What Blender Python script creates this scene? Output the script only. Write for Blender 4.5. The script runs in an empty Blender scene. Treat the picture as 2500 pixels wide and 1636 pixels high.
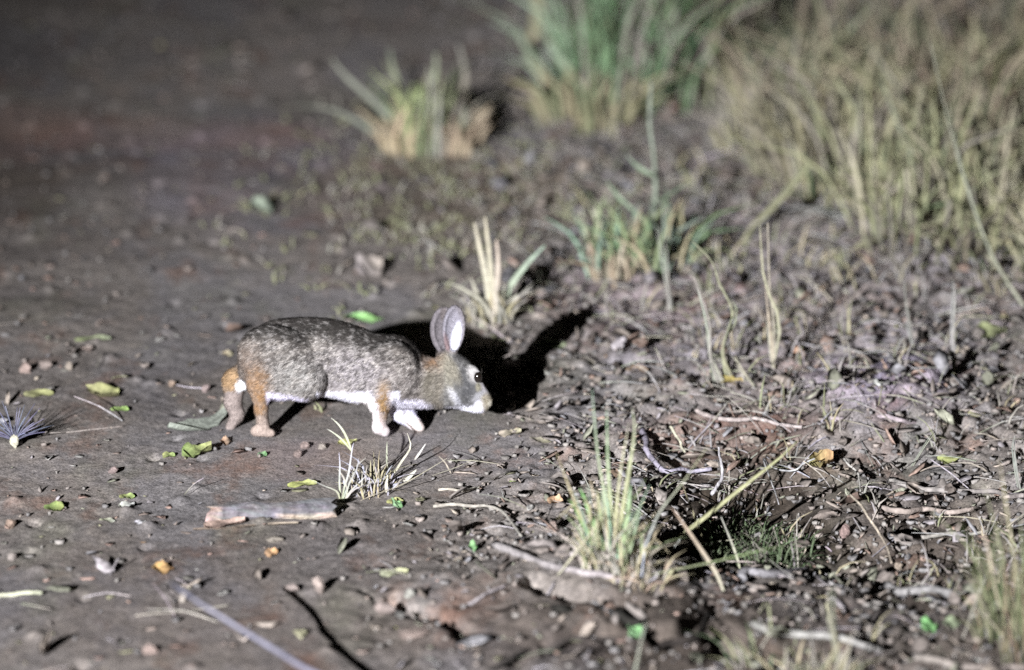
import bpy, math, random, bisect
import numpy as np
from mathutils import Vector, Matrix

random.seed(7)
rng = np.random.default_rng(7)
C = bpy.context.scene
COL = C.collection

# ------------------------------------------------------------------ camera
CAM_H = 2.25
PITCH = math.radians(13.63)
LENS, SENSOR = 223.0, 36.0
W, H = 2500.0, 1636.0
cam_d = bpy.data.cameras.new("camera")
cam = bpy.data.objects.new("camera", cam_d)
COL.objects.link(cam)
cam.location = (0, 0, CAM_H)
cam.rotation_euler = (math.pi / 2 - PITCH, 0, 0)
cam_d.lens = LENS
cam_d.sensor_width = SENSOR
cam_d.clip_start = 0.05
cam_d.clip_end = 400
cam_d.dof.use_dof = True
cam_d.dof.focus_distance = 8.74
cam_d.dof.aperture_fstop = 2.5
C.camera = cam
C.cycles.use_denoising = False      # a high-ISO night picture: keep the grain

# ------------------------------------------------------------------ night sky, hand-held spotlight, exposure
world = bpy.data.worlds.new("World")
C.world = world
world.use_nodes = True
wn = world.node_tree
sky = wn.nodes.new("ShaderNodeTexSky")
sky.sky_type = 'NISHITA'
sky.sun_disc = False
sky.sun_elevation = math.radians(-6)
sky.sun_rotation = math.radians(200)
bg = wn.nodes["Background"]
wn.links.new(sky.outputs[0], bg.inputs[0])
bg.inputs[1].default_value = 0.03

sp_d = bpy.data.lights.new("spotlight", 'SPOT')
sp = bpy.data.objects.new("spotlight", sp_d)
COL.objects.link(sp)
sp.location = (-2.44, 0.28, 2.25)
SP_AIM = Vector((0.20, 9.35, 0.1))
sp.rotation_euler = (SP_AIM - Vector(sp.location)).to_track_quat('-Z', 'Y').to_euler()
sp_d.energy = 12000
sp_d.color = (0.975, 0.985, 1.0)
sp_d.spot_size = math.radians(23.0)
sp_d.spot_blend = 1.0
sp_d.shadow_soft_size = 0.022

C.view_settings.view_transform = 'Standard'
C.view_settings.look = 'None'
C.view_settings.gamma = 1
C.view_settings.exposure = 0
C.view_settings.use_curve_mapping = False

# ------------------------------------------------------------------ noise (numpy)
def _hash(ix, iy, seed):
    n = (ix.astype(np.int64) * 374761393 + iy.astype(np.int64) * 668265263 + seed * 974634777) & 0xffffffff
    n = ((n ^ (n >> 13)) * 1274126177) & 0xffffffff
    n = n ^ (n >> 16)
    return (n & 0xffff) / 65535.0

def vnoise(x, y, seed=0):
    x = np.asarray(x, float); y = np.asarray(y, float)
    ix = np.floor(x); iy = np.floor(y)
    fx = x - ix; fy = y - iy
    fx = fx * fx * fx * (fx * (fx * 6 - 15) + 10); fy = fy * fy * fy * (fy * (fy * 6 - 15) + 10)
    a = _hash(ix, iy, seed); b = _hash(ix + 1, iy, seed)
    c = _hash(ix, iy + 1, seed); d = _hash(ix + 1, iy + 1, seed)
    return ((a * (1 - fx) + b * fx) * (1 - fy) + (c * (1 - fx) + d * fx) * fy) * 2 - 1

def fbm(x, y, seed=0, octv=4, gain=0.5):
    s = 0; a = 1; t = 0
    for k in range(octv):
        cs, sn = math.cos(0.6 * k), math.sin(0.6 * k)
        s = s + a * vnoise((x * cs - y * sn) * 2 ** k, (x * sn + y * cs) * 2 ** k, seed + k * 17)
        t += a; a *= gain
    return s / t

def worley(x, y, seed=0):
    """distance to nearest and second nearest feature point"""
    x = np.asarray(x, float); y = np.asarray(y, float)
    ix = np.floor(x); iy = np.floor(y)
    d1 = np.full(x.shape, 9.0); d2 = np.full(x.shape, 9.0); hh = np.zeros(x.shape)
    for dx in (-1, 0, 1):
        for dy in (-1, 0, 1):
            cx = ix + dx; cy = iy + dy
            px = cx + _hash(cx, cy, seed); py = cy + _hash(cx, cy, seed + 5)
            hv = _hash(cx, cy, seed + 9)
            d = np.hypot(px - x, py - y)
            near = d < d1
            d2 = np.where(near, d1, np.minimum(d2, d))
            hh = np.where(near, hv, hh)
            d1 = np.where(near, d, d1)
    return d1, d2, hh

def sstep(a, b, x):
    t = np.clip((x - a) / (b - a), 0, 1)
    return t * t * (3 - 2 * t)

# ------------------------------------------------------------------ photo pixel -> place
FPX = LENS / SENSOR * W
cp, sn_ = math.cos(PITCH), math.sin(PITCH)
def ray(px, py):
    a = (px - W / 2) / FPX; b = -(py - H / 2) / FPX
    # camera basis: right = X, up = (0, sin p, cos p), fwd = (0, cos p, -sin p)
    return np.array([a, cp + b * sn_, -sn_ + b * cp])
def at_depth(px, py, Y):
    d = ray(px, py); t = Y / d[1]
    return np.array([d[0] * t, Y, CAM_H + d[2] * t])
def flat(px, py, z=0.0):
    d = ray(px, py); t = (z - CAM_H) / d[2]
    return np.array([d[0] * t, d[1] * t, z])

RAB = flat(880, 1058)            # the rabbit's place
feet_px = [(640, 1066), (563, 1054), (932, 1062), (1020, 1052), (1150, 1025)]
FEET = [flat(*f) for f in feet_px]

# grooves, ledges and hollows of the ground: (pixel polyline, depth, half width)
GROOVES = [
    ([(1300, 1466), (1390, 1488), (1480, 1500), (1560, 1512)], 0.024, 0.018),
    ([(1540, 1560), (1620, 1580), (1700, 1550), (1735, 1500)], 0.026, 0.020),
    ([(1350, 1590), (1440, 1565), (1500, 1580)], 0.020, 0.016),
    ([(1255, 1630), (1330, 1600)], 0.012, 0.012),
    ([(960, 1480), (1010, 1500), (1090, 1530), (1140, 1570)], 0.022, 0.017),
    ([(880, 1455), (940, 1480)], 0.008, 0.010),
    ([(1480, 1440), (1560, 1470), (1650, 1490)], 0.010, 0.012),
    ([(1780, 1580), (1900, 1610), (2040, 1600)], 0.040, 0.040),
]
GW = []
for pl, dep, hw in GROOVES:
    GW.append(([flat(*p)[:2] for p in pl], dep, hw))
BUMPS = [  # (px, py, height, rx, ry)
    (1480, 1410, 0.020, 0.10, 0.22), (1400, 1440, 0.012, 0.20, 0.15), (2150, 985, 0.030, 0.13, 0.16),
    (1230, 820, 0.006, 0.12, 0.2), (1700, 1540, 0.015, 0.12, 0.12), (1350, 1540, 0.010, 0.14, 0.10),
    (1800, 1130, -0.022, 0.13, 0.22), (1760, 1270, -0.045, 0.12, 0.22), (2180, 1330, -0.045, 0.18, 0.34),
    (1640, 1080, -0.012, 0.06, 0.14), (2380, 1150, -0.016, 0.13, 0.25), (2000, 1400, 0.012, 0.10, 0.12),
    (2280, 1480, 0.016, 0.16, 0.12), (1960, 760, 0.012, 0.25, 0.5), (2300, 560, 0.02, 0.3, 0.9),
]
BW = [(flat(b[0], b[1]), b[2], b[3], b[4]) for b in BUMPS]

def rough_mask(x, y):
    n = 0.16 * fbm(x * 2.2, y * 1.0, 51, 3)
    edge = -0.02 - 0.10 * np.clip((y - 9.0) / 3.0, 0, 1) - 0.10 * sstep(8.3, 7.6, y)
    return 0.04 + 0.96 * sstep(-0.16, 0.22, x + n - edge - 0.02)

BARE = [flat(1420, 1540), flat(1080, 1500)]
def bare(x, y):
    a = np.exp(-((x - BARE[0][0]) / 0.26) ** 4 - ((y - BARE[0][1]) / 0.26) ** 4)
    b = np.exp(-((x - BARE[1][0]) / 0.14) ** 4 - ((y - BARE[1][1]) / 0.22) ** 4)
    return np.clip(a + b, 0, 1)
def ground_h(x, y):
    x = np.asarray(x, float); y = np.asarray(y, float)
    m = rough_mask(x, y) * (1 - 0.75 * bare(x, y))
    h = 0.010 * fbm(x * 1.1 + 3, y * 0.8, 1, 2)
    # trodden bare soil on the left: low, long-grained relief
    h = h + 0.0030 * fbm(x * 9, y * 6.5, 2, 4) + 0.0020 * fbm(x * 34, y * 26, 3, 4, 0.6)
    d1, d2, hv = worley(x * 13, y * 8.5, 11)
    h = h + (1 - m) * (0.008 * np.where(hv > 0.80, np.exp(-(d1 / 0.13) ** 2), 0) - 0.008 * np.where(hv < 0.10, np.exp(-(d1 / 0.12) ** 4), 0))
    # rough litter-covered soil on the right: clods
    h = h + m * 0.014 * fbm(x * 7, y * 4.5, 21, 4, 0.55)
    d1, d2, hv = worley(x * 22 + fbm(x * 30, y * 30, 5, 2) * .5, y * 15, 31)
    h = h + m * 0.014 * (hv - 0.35) * np.exp(-(d1 / 0.46) ** 4)
    d1, d2, hv = worley(x * 34 + fbm(x * 40, y * 30, 15, 2) * .5, y * 24, 35)
    h = h + m * 0.009 * (hv - 0.35) * np.exp(-(d1 / 0.44) ** 4)
    d1, d2, hv = worley(x * 60 + fbm(x * 70, y * 60, 6, 2) * .5, y * 42, 37)
    h = h + (0.12 + m) * 0.0040 * (hv - 0.3) * np.exp(-(d1 / 0.45) ** 4)
    h = h - m * 0.008 * sstep(0.10, 0.0, np.abs(fbm(x * 4.5, y * 3, 77, 3))) 
    bm = bare(x, y)
    h = h + bm * (0.0045 * fbm(x * 38, y * 24, 61, 4, 0.6) + 0.006 * np.abs(fbm(x * 9, y * 7, 63, 3)))
    for c, dz, rx, ry in BW:
        h = h + dz * np.exp(-((x - c[0]) / rx) ** 2 - ((y - c[1]) / ry) ** 2)
    wob = 0.016 * fbm(x * 25, y * 14, 91, 4, 0.6)
    for pl, dep, hw in GW:
        d = np.full(x.shape, 9.0)
        for a, b in zip(pl[:-1], pl[1:]):
            ab = b - a; L = (ab ** 2).sum()
            t = np.clip(((x - a[0]) * ab[0] + (y - a[1]) * ab[1]) / L, 0, 1)
            d = np.minimum(d, np.hypot((x - a[0] - t * ab[0]), (y - a[1] - t * ab[1]) * 0.45))
        h = h - dep * sstep(hw, hw * 0.45, d + wob)
    keep = np.ones(x.shape)
    for f in FEET:
        keep = keep * (1 - 0.97 * np.exp(-((x - f[0]) / 0.045) ** 2 - ((y - f[1]) / 0.10) ** 2))
    # keep swells from hiding the animal
    keep2 = 1 - 0.75 * np.exp(-((x - RAB[0]) / 0.24) ** 4 - ((y - RAB[1] + 0.10) / 0.28) ** 4)
    h = h * keep * keep2
    far = sstep(14, 30, np.hypot(x, y - 9))
    return h * (1 - far) + far * 0.25 * fbm(x * 0.15, y * 0.15, 8, 3)

def graded(lo, hi, step, outer, grow=1.35):
    core = list(np.arange(lo, hi + step * .5, step))
    a = []; d = step; x = lo
    while x > -outer: d *= grow; x -= d; a.append(x)
    b = []; d = step; x = core[-1]
    while x < outer: d *= grow; x += d; b.append(x)
    return np.array(a[::-1] + core + b)
xs = graded(-1.06, 1.06, 0.0042, 60)
ys = graded(7.30, 12.70, 0.0085, 60)
X, Y = np.meshgrid(xs, ys)
Z = ground_h(X, Y)
RM = rough_mask(X, Y) * (1 - 0.62 * bare(X, Y))
_xl, _yl = xs.tolist(), ys.tolist()
def _look(A, x, y):
    i = max(0, min(len(_xl) - 2, bisect.bisect_right(_xl, x) - 1)); j = max(0, min(len(_yl) - 2, bisect.bisect_right(_yl, y) - 1))
    u = (x - _xl[i]) / (_xl[i + 1] - _xl[i]); v = (y - _yl[j]) / (_yl[j + 1] - _yl[j])
    return float((A[j, i] * (1 - u) + A[j, i + 1] * u) * (1 - v) + (A[j + 1, i] * (1 - u) + A[j + 1, i + 1] * u) * v)
def gh(x, y):
    return _look(Z, x, y)
def G(px, py, lift=0.0):
    p = flat(px, py)
    for _ in range(4):
        z = gh(p[0], p[1]); p = flat(px, py, z)
    return np.array([p[0], p[1], gh(p[0], p[1]) + lift])

# ------------------------------------------------------------------ materials
def node_mat(name, rough=0.85, spec=0.25, attr=True, base=(0.2, 0.2, 0.2), nscale=60, namp=0.35, bump=0.15, bscale=200, transl=0.0):
    m = bpy.data.materials.new(name); m.use_nodes = True
    nt = m.node_tree; N = nt.nodes; L = nt.links
    b = N["Principled BSDF"]
    b.inputs["Roughness"].default_value = rough
    b.inputs["Specular IOR Level"].default_value = spec
    tc = N.new("ShaderNodeTexCoord")
    nz = N.new("ShaderNodeTexNoise"); nz.inputs["Scale"].default_value = nscale; nz.inputs["Detail"].default_value = 5
    L.new(tc.outputs["Object"], nz.inputs["Vector"])
    mr = N.new("ShaderNodeMapRange"); mr.inputs[3].default_value = 1 - namp; mr.inputs[4].default_value = 1 + namp
    mr.inputs[1].default_value = 0.3; mr.inputs[2].default_value = 0.7
    L.new(nz.outputs["Fac"], mr.inputs[0])
    vm = N.new("ShaderNodeVectorMath"); vm.operation = 'SCALE'
    if attr:
        at = N.new("ShaderNodeAttribute"); at.attribute_name = "Col"
        L.new(at.outputs["Color"], vm.inputs[0])
    else:
        vm.inputs[0].default_value = base
    L.new(mr.outputs[0], vm.inputs["Scale"])
    L.new(vm.outputs[0], b.inputs["Base Color"])
    if bump:
        n2 = N.new("ShaderNodeTexNoise"); n2.inputs["Scale"].default_value = bscale; n2.inputs["Detail"].default_value = 3
        L.new(tc.outputs["Object"], n2.inputs["Vector"])
        bp = N.new("ShaderNodeBump"); bp.inputs["Strength"].default_value = bump; bp.inputs["Distance"].default_value = 0.002
        L.new(n2.outputs["Fac"], bp.inputs["Height"]); L.new(bp.outputs[0], b.inputs["Normal"])
    if transl:
        t = N.new("ShaderNodeBsdfTranslucent"); L.new(vm.outputs[0], t.inputs["Color"])
        mx = N.new("ShaderNodeMixShader"); mx.inputs[0].default_value = transl
        L.new(b.outputs[0], mx.inputs[1]); L.new(t.outputs[0], mx.inputs[2])
        L.new(mx.outputs[0], N["Material Output"].inputs[0])
    return m

M_BLADE = node_mat("grass_blade", 0.7, 0.3, nscale=90, namp=0.25, bump=0, transl=0.2)
M_LEAF = node_mat("dry_leaf", 0.75, 0.3, nscale=120, namp=0.4, bump=0.4, bscale=350, transl=0.12)
M_LITTER = node_mat("plant_litter", 0.9, 0.15, nscale=150, namp=0.4, bump=0)
M_WOOD = node_mat("weathered_wood", 0.85, 0.2, nscale=100, namp=0.4, bump=0.8, bscale=260)
M_STONE = node_mat("stone", 0.9, 0.2, nscale=160, namp=0.35, bump=0.8, bscale=400)

def soil_material():
    m = bpy.data.materials.new("soil"); m.use_nodes = True
    nt = m.node_tree; N = nt.nodes; L = nt.links
    b = N["Principled BSDF"]; b.inputs["Roughness"].default_value = 0.95; b.inputs["Specular IOR Level"].default_value = 0.12
    tc = N.new("ShaderNodeTexCoord")
    def mapping(s):
        mp = N.new("ShaderNodeMapping"); mp.inputs["Scale"].default_value = s
        L.new(tc.outputs["Object"], mp.inputs[0]); return mp.outputs[0]
    def noise(scale, vec, det=4, rough=0.6):
        n = N.new("ShaderNodeTexNoise"); n.inputs["Scale"].default_value = scale; n.inputs["Detail"].default_value = det
        n.inputs["Roughness"].default_value = rough
        L.new(vec, n.inputs["Vector"]); return n.outputs["Fac"]
    def ramp(fac, stops):
        r = N.new("ShaderNodeValToRGB"); L.new(fac, r.inputs[0])
        e = r.color_ramp.elements
        e[0].position, e[0].color = stops[0][0], (*stops[0][1], 1)
        e[1].position, e[1].color = stops[-1][0], (*stops[-1][1], 1)
        for p, c in stops[1:-1]:
            q = e.new(p); q.color = (*c, 1)
        return r.outputs[0]
    def mix(fac, a, c, bt='MIX'):
        x = N.new("ShaderNodeMix"); x.data_type = 'RGBA'; x.blend_type = bt
        if isinstance(fac, float): x.inputs[0].default_value = fac
        else: L.new(fac, x.inputs[0])
        L.new(a, x.inputs[6]) if not isinstance(a, tuple) else setattr(x.inputs[6], 'default_value', (*a, 1))
        L.new(c, x.inputs[7]) if not isinstance(c, tuple) else setattr(x.inputs[7], 'default_value', (*c, 1))
        return x.outputs[2]
    v = mapping((1, 0.45, 1)); viso = mapping((1, 0.6, 1))
    col = ramp(noise(3.2, v, 5), [(0.32, (0.232, 0.214, 0.214)), (0.48, (0.242, 0.214, 0.198)), (0.58, (0.225, 0.210, 0.216)), (0.72, (0.262, 0.243, 0.234))])
    red = ramp(noise(9, v, 5, 0.65), [(0.55, (0, 0, 0)), (0.72, (1, 1, 1))])
    col = mix(red, col, (0.225, 0.150, 0.122))
    grn = ramp(noise(6, mapping((1.0, 0.4, 1)), 4), [(0.56, (0, 0, 0)), (0.8, (0.7, 0.7, 0.7))])
    col = mix(grn, col, (0.17, 0.175, 0.125))
    spk = ramp(noise(75, viso, 5, 0.75), [(0.30, (0.45, 0.45, 0.45)), (0.46, (0.92, 0.92, 0.92)), (0.56, (1.05, 1.05, 1.05)), (0.72, (1.6, 1.6, 1.55))])
    col = mix(1.0, col, spk, 'MULTIPLY')
    gr = ramp(noise(330, viso, 2, 0.6), [(0.3, (0.6, 0.6, 0.6)), (0.7, (1.4, 1.4, 1.4))])
    col = mix(1.0, col, gr, 'MULTIPLY')
    big = ramp(noise(1.1, mapping((0.7, 1.0, 1)), 4, 0.6), [(0.34, (0.72, 0.70, 0.70)), (0.5, (1.0, 1.0, 1.0)), (0.64, (1.22, 1.20, 1.20))])
    col = mix(1.0, col, big, 'MULTIPLY')
    at = N.new("ShaderNodeAttribute"); at.attribute_name = "Col"
    v2 = N.new("ShaderNodeVectorMath"); v2.operation = 'SCALE'; v2.inputs["Scale"].default_value = 2.0
    L.new(at.outputs["Color"], v2.inputs[0])
    col = mix(1.0, col, v2.outputs[0], 'MULTIPLY')
    L.new(col, b.inputs["Base Color"])
    bp = N.new("ShaderNodeBump"); bp.inputs["Strength"].default_value = 0.7; bp.inputs["Distance"].default_value = 0.003
    L.new(noise(120, viso, 5, 0.7), bp.inputs["Height"]); L.new(bp.outputs[0], b.inputs["Normal"])
    return m

# ------------------------------------------------------------------ mesh helpers
class MB:
    def __init__(s): s.v = []; s.f = []; s.c = []
    def add(s, V, F, col):
        o = len(s.v)
        s.v.extend([tuple(p) for p in V]); s.f.extend([tuple(i + o for i in f) for f in F])
        if isinstance(col, (tuple, list)) and len(col) == 3 and not hasattr(col[0], '__len__'):
            s.c.extend([tuple(col)] * len(V))
        else: s.c.extend([tuple(c) for c in col])
    def mesh(s, name, mat, origin=(0, 0, 0), smooth=True):
        me = bpy.data.meshes.new(name)
        V = np.array(s.v, float) - np.array(origin)
        me.from_pydata(V.tolist(), [], s.f)
        a = me.attributes.new("Col", 'FLOAT_COLOR', 'POINT')
        c = np.ones((len(s.v), 4)); c[:, :3] = np.clip(np.array(s.c), 0, 1)
        a.data.foreach_set("color", c.ravel())
        me.materials.append(mat)
        if smooth: me.polygons.foreach_set("use_smooth", [True] * len(me.polygons))
        return me
    def build(s, name, mat, parent=None, smooth=True, origin=None, **props):
        if origin is None:
            origin = tuple(parent['_o']) if parent is not None else tuple(np.array(s.v).mean(0))
        me = s.mesh(name, mat, origin, smooth)
        o = bpy.data.objects.new(name, me); COL.objects.link(o)
        if parent is None: o.location = origin
        else: o.parent = parent
        for k, val in props.items(): o[k] = val
        return o

_roots = []
def thing(name, loc, label, cat, group=None):
    o = bpy.data.objects.new(name, None); COL.objects.link(o)
    o.location = tuple(loc); o.empty_display_size = 0.02
    o['label'] = label; o['category'] = cat
    if group: o['group'] = group
    o['_o'] = [float(q) for q in loc]
    _roots.append(o)
    return o

def jit(col, a=0.15):
    k = 1 + random.uniform(-a, a)
    return tuple(max(0.0, c * k * (1 + random.uniform(-a, a) * 0.3)) for c in col)

def catmull(P, n):
    P = [np.array(p, float) for p in P]
    if len(P) == 2: return [P[0] * (1 - t) + P[1] * t for t in np.linspace(0, 1, n)]
    Q = [2 * P[0] - P[1]] + P + [2 * P[-1] - P[-2]]
    out = []
    for t in np.linspace(0, len(P) - 1, n):
        i = min(int(t), len(P) - 2); u = t - i
        p0, p1, p2, p3 = Q[i:i + 4]
        out.append(0.5 * (2 * p1 + (p2 - p0) * u + (2 * p0 - 5 * p1 + 4 * p2 - p3) * u * u + (3 * p1 - p0 - 3 * p2 + p3) * u ** 3))
    return out

def ribbon(mb, P, w, c0, c1, n=7, fold=0.25, side=None, taper=0.12, base=0.6):
    """folded grass blade along polyline P, first point = base"""
    S = catmull(P, n)
    V = []; cols = []
    if side is None:
        a = random.uniform(-0.6, 0.6); side = np.array([math.cos(a), math.sin(a), 0.0])
    for i, p in enumerate(S):
        t = i / (n - 1)
        tg = S[min(i + 1, n - 1)] - S[max(i - 1, 0)]; tg = tg / (np.linalg.norm(tg) + 1e-9)
        s = side - tg * side.dot(tg); s = s / (np.linalg.norm(s) + 1e-9)
        nn = np.cross(s, tg)
        ww = w * 0.5 * (base + (1 - base) * min(1, t * 4)) * (1 - (1 - taper) * max(0, (t - 0.35) / 0.65) ** 1.4)
        V += [p - s * ww, p + nn * ww * fold * 2, p + s * ww]
        c = tuple(c0[k] * (1 - t) + c1[k] * t for k in range(3))
        cols += [c] * 3
    F = []
    for i in range(n - 1):
        a = 3 * i
        F += [(a, a + 1, a + 4, a + 3), (a + 1, a + 2, a + 5, a + 4)]
    mb.add(V, F, cols)

def tube(mb, P, r0, r1, c0, c1, n=10, k=6, wob=0.12, cap=True):
    S = catmull(P, n)
    V = []; cols = []
    up = np.array([0.13, 0.2, 1.0])
    for i, p in enumerate(S):
        t = i / (n - 1)
        tg = S[min(i + 1, n - 1)] - S[max(i - 1, 0)]; tg = tg / (np.linalg.norm(tg) + 1e-9)
        a = np.cross(tg, up); a /= np.linalg.norm(a) + 1e-9; b = np.cross(a, tg)
        r = r0 * (1 - t) + r1 * t
        for j in range(k):
            th = 2 * math.pi * j / k
            rr = r * (1 + random.uniform(-wob, wob))
            V.append(p + a * math.cos(th) * rr + b * math.sin(th) * rr)
            q = 1 + random.uniform(-0.15, 0.15)
            cols.append(tuple((c0[m] * (1 - t) + c1[m] * t) * q for m in range(3)))
    F = []
    for i in range(n - 1):
        for j in range(k):
            F.append((i * k + j, i * k + (j + 1) % k, (i + 1) * k + (j + 1) % k, (i + 1) * k + j))
    if cap:
        F.append(tuple(reversed(range(k)))); F.append(tuple((n - 1) * k + j for j in range(k)))
    mb.add(V, F, cols)

# ------------------------------------------------------------------ the ground
nx, ny = len(xs), len(ys)
verts = np.stack([X.ravel(), Y.ravel(), Z.ravel()], 1)
i0 = (np.arange(ny - 1)[:, None] * nx + np.arange(nx - 1)[None, :]).ravel()
quads = np.stack([i0, i0 + 1, i0 + nx + 1, i0 + nx], 1)
def fast_mesh(name, V, Q, mat, col=None, smooth=True):
    me = bpy.data.meshes.new(name)
    k = Q.shape[1]
    me.vertices.add(len(V)); me.vertices.foreach_set("co", V.astype(np.float32).ravel())
    me.loops.add(Q.size); me.loops.foreach_set("vertex_index", Q.astype(np.int32).ravel())
    me.polygons.add(len(Q)); me.polygons.foreach_set("loop_start", (np.arange(len(Q)) * k).astype(np.int32))
    me.update(calc_edges=True)
    if smooth: me.polygons.foreach_set("use_smooth", np.ones(len(Q), bool))
    if col is not None:
        a = me.attributes.new("Col", 'FLOAT_COLOR', 'POINT')
        c = np.ones((len(V), 4), np.float32); c[:, :3] = np.clip(col, 0, 1)
        a.data.foreach_set("color", c.ravel())
    me.materials.append(mat)
    return me
gc = np.ones((len(verts), 3))
def stain_or_shade(px, py, rx, ry, col, wob=0.25):
    """a patch of soil of another colour (damp, ashy or red earth) or of painted shade"""
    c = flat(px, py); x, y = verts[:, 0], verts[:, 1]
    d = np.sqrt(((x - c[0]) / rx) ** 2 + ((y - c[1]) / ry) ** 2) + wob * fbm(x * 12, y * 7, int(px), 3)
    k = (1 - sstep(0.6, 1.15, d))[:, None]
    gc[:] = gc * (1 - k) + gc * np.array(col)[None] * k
stain_or_shade(2180, 1300, 0.21, 0.42, (0.48, 0.45, 0.42)); stain_or_shade(1780, 1250, 0.16, 0.36, (0.36, 0.34, 0.31)); stain_or_shade(1830, 1120, 0.12, 0.16, (0.55, 0.52, 0.48))  # middle patch adds the tall tuft's cast shadow to damp soil
stain_or_shade(2160, 950, 0.13, 0.20, (1.15, 1.12, 1.35)); stain_or_shade(1950, 760, 0.42, 0.75, (1.10, 1.08, 1.14)); stain_or_shade(1560, 720, 0.20, 0.3, (1.05, 0.95, 0.95)); stain_or_shade(720, 1120, 0.10, 0.12, (1.04, 0.95, 0.91))
stain_or_shade(1750, 1040, 0.16, 0.12, (0.8, 0.68, 0.64)); stain_or_shade(2150, 1560, 0.55, 0.32, (0.46, 0.44, 0.42)); stain_or_shade(1550, 1560, 0.35, 0.16, (0.85, 0.82, 0.80)); stain_or_shade(60, 320, 0.14, 0.3, (1.14, 0.98, 0.94)); stain_or_shade(40, 480, 0.10, 0.3, (0.7, 0.66, 0.62))  # lower-right patch: damp soil, darkened further to paint weaker light
stain_or_shade(400, 325, 0.3, 0.18, (1.25, 1.1, 1.05)); stain_or_shade(650, 430, 0.25, 0.5, (1.1, 1.08, 1.2)); stain_or_shade(1080, 480, 0.3, 0.4, (0.95, 0.9, 0.8))
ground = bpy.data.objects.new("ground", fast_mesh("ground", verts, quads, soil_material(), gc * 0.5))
ground['kind'] = 'structure'
COL.objects.link(ground)

# ------------------------------------------------------------------ the rabbit
VIEW = math.radians(14.5); CV, SV = math.cos(VIEW), math.sin(VIEW)
S_PX = FPX / math.hypot(RAB[1], CAM_H) * 1.0
def R(px, py, y=0.0):
    return np.array([(px - 880) / S_PX, y, ((1058 - py) / S_PX - y * SV) / CV])
def mm(v): return v / S_PX      # photo pixels -> metres on the rabbit

vox = 0.0017
lo = np.array([-0.215, -0.075, -0.006]); hi = np.array([0.20, 0.075, 0.195])
gx = np.arange(lo[0], hi[0], vox); gy = np.arange(lo[1], hi[1], vox); gz = np.arange(lo[2], hi[2], vox)
GX, GY, GZ = np.meshgrid(gx, gy, gz, indexing='ij')
GX = GX.astype(np.float32); GY = GY.astype(np.float32); GZ = GZ.astype(np.float32)
D = np.full(GX.shape, 1.0, np.float32)
def region(c, r):
    sl = []
    for k, g in enumerate((gx, gy, gz)):
        a = np.searchsorted(g, c[k] - r); b = np.searchsorted(g, c[k] + r)
        sl.append(slice(max(0, a), min(len(g), b)))
    return tuple(sl)
def smin(a, b, k):
    h = np.clip(0.5 + 0.5 * (b - a) / k, 0, 1)
    return b * (1 - h) + a * h - k * h * (1 - h)
def ell(c, r, rot=0.0, k=0.012, cut=False):
    """ellipsoid; rot = rotation in the XZ plane (radians, counter-clockwise seen from the camera)"""
    c = np.array(c, float); r = np.array(r, float)
    sl = region(c, max(r) + 0.035)
    x = GX[sl] - c[0]; y = GY[sl] - c[1]; z = GZ[sl] - c[2]
    cs, sn = math.cos(rot), math.sin(rot)
    u = x * cs + z * sn; w = -x * sn + z * cs
    k0 = np.sqrt((u / r[0]) ** 2 + (y / r[1]) ** 2 + (w / r[2]) ** 2)
    k1 = np.sqrt((u / r[0] ** 2) ** 2 + (y / r[1] ** 2) ** 2 + (w / r[2] ** 2) ** 2) + 1e-6
    d = (k0 * (k0 - 1) / k1).astype(np.float32)
    if cut: D[sl] = -smin(-D[sl], d, k)
    else: D[sl] = smin(D[sl], d, k)
def cone(a, b, ra, rb, k=0.008):
    a = np.array(a, float); b = np.array(b, float)
    c = (a + b) / 2; sl = region(c, np.linalg.norm(b - a) / 2 + max(ra, rb) + 0.03)
    x = GX[sl]; y = GY[sl]; z = GZ[sl]
    ab = b - a; L = (ab ** 2).sum() + 1e-9
    t = np.clip(((x - a[0]) * ab[0] + (y - a[1]) * ab[1] + (z - a[2]) * ab[2]) / L, 0, 1)
    d = np.sqrt((x - a[0] - t * ab[0]) ** 2 + (y - a[1] - t * ab[1]) ** 2 + (z - a[2] - t * ab[2]) ** 2) - (ra + (rb - ra) * t)
    D[sl] = smin(D[sl], d.astype(np.float32), k)

# trunk
ell(R(706, 878), (mm(112), 0.050, mm(97)), -0.15, 0.01)
ell(R(806, 872), (mm(112), 0.041, mm(90)), -0.26, 0.026)
ell(R(900, 895), (mm(100), 0.043, mm(78)), -0.17, 0.026)
ell(R(972, 902), (mm(62), 0.043, mm(78)), 0.0, 0.020)
ell(R(650, 900), (mm(58), 0.042, mm(72)), 0.2, 0.02)
# belly
ell(R(864, 944), (mm(90), 0.034, mm(32)), -0.24, 0.016)
# near and far thigh
for s in (-1, 1):
    ell(R(694, 886, s * 0.032), (mm(112), 0.031, mm(82)), -0.50, 0.003)
    ell(R(744, 924, s * 0.041), (mm(58), 0.022, mm(57)), -0.4, 0.003)
# shoulder blades
for s in (-1, 1):
    ell(R(965, 905, s * 0.032), (mm(56), 0.017, mm(72)), 0.15, 0.010)
# neck
cone(R(1000, 925), R(1082, 922), 0.034, 0.0255, 0.012)
cone(R(990, 950), R(1090, 962), 0.026, 0.020, 0.014)
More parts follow.
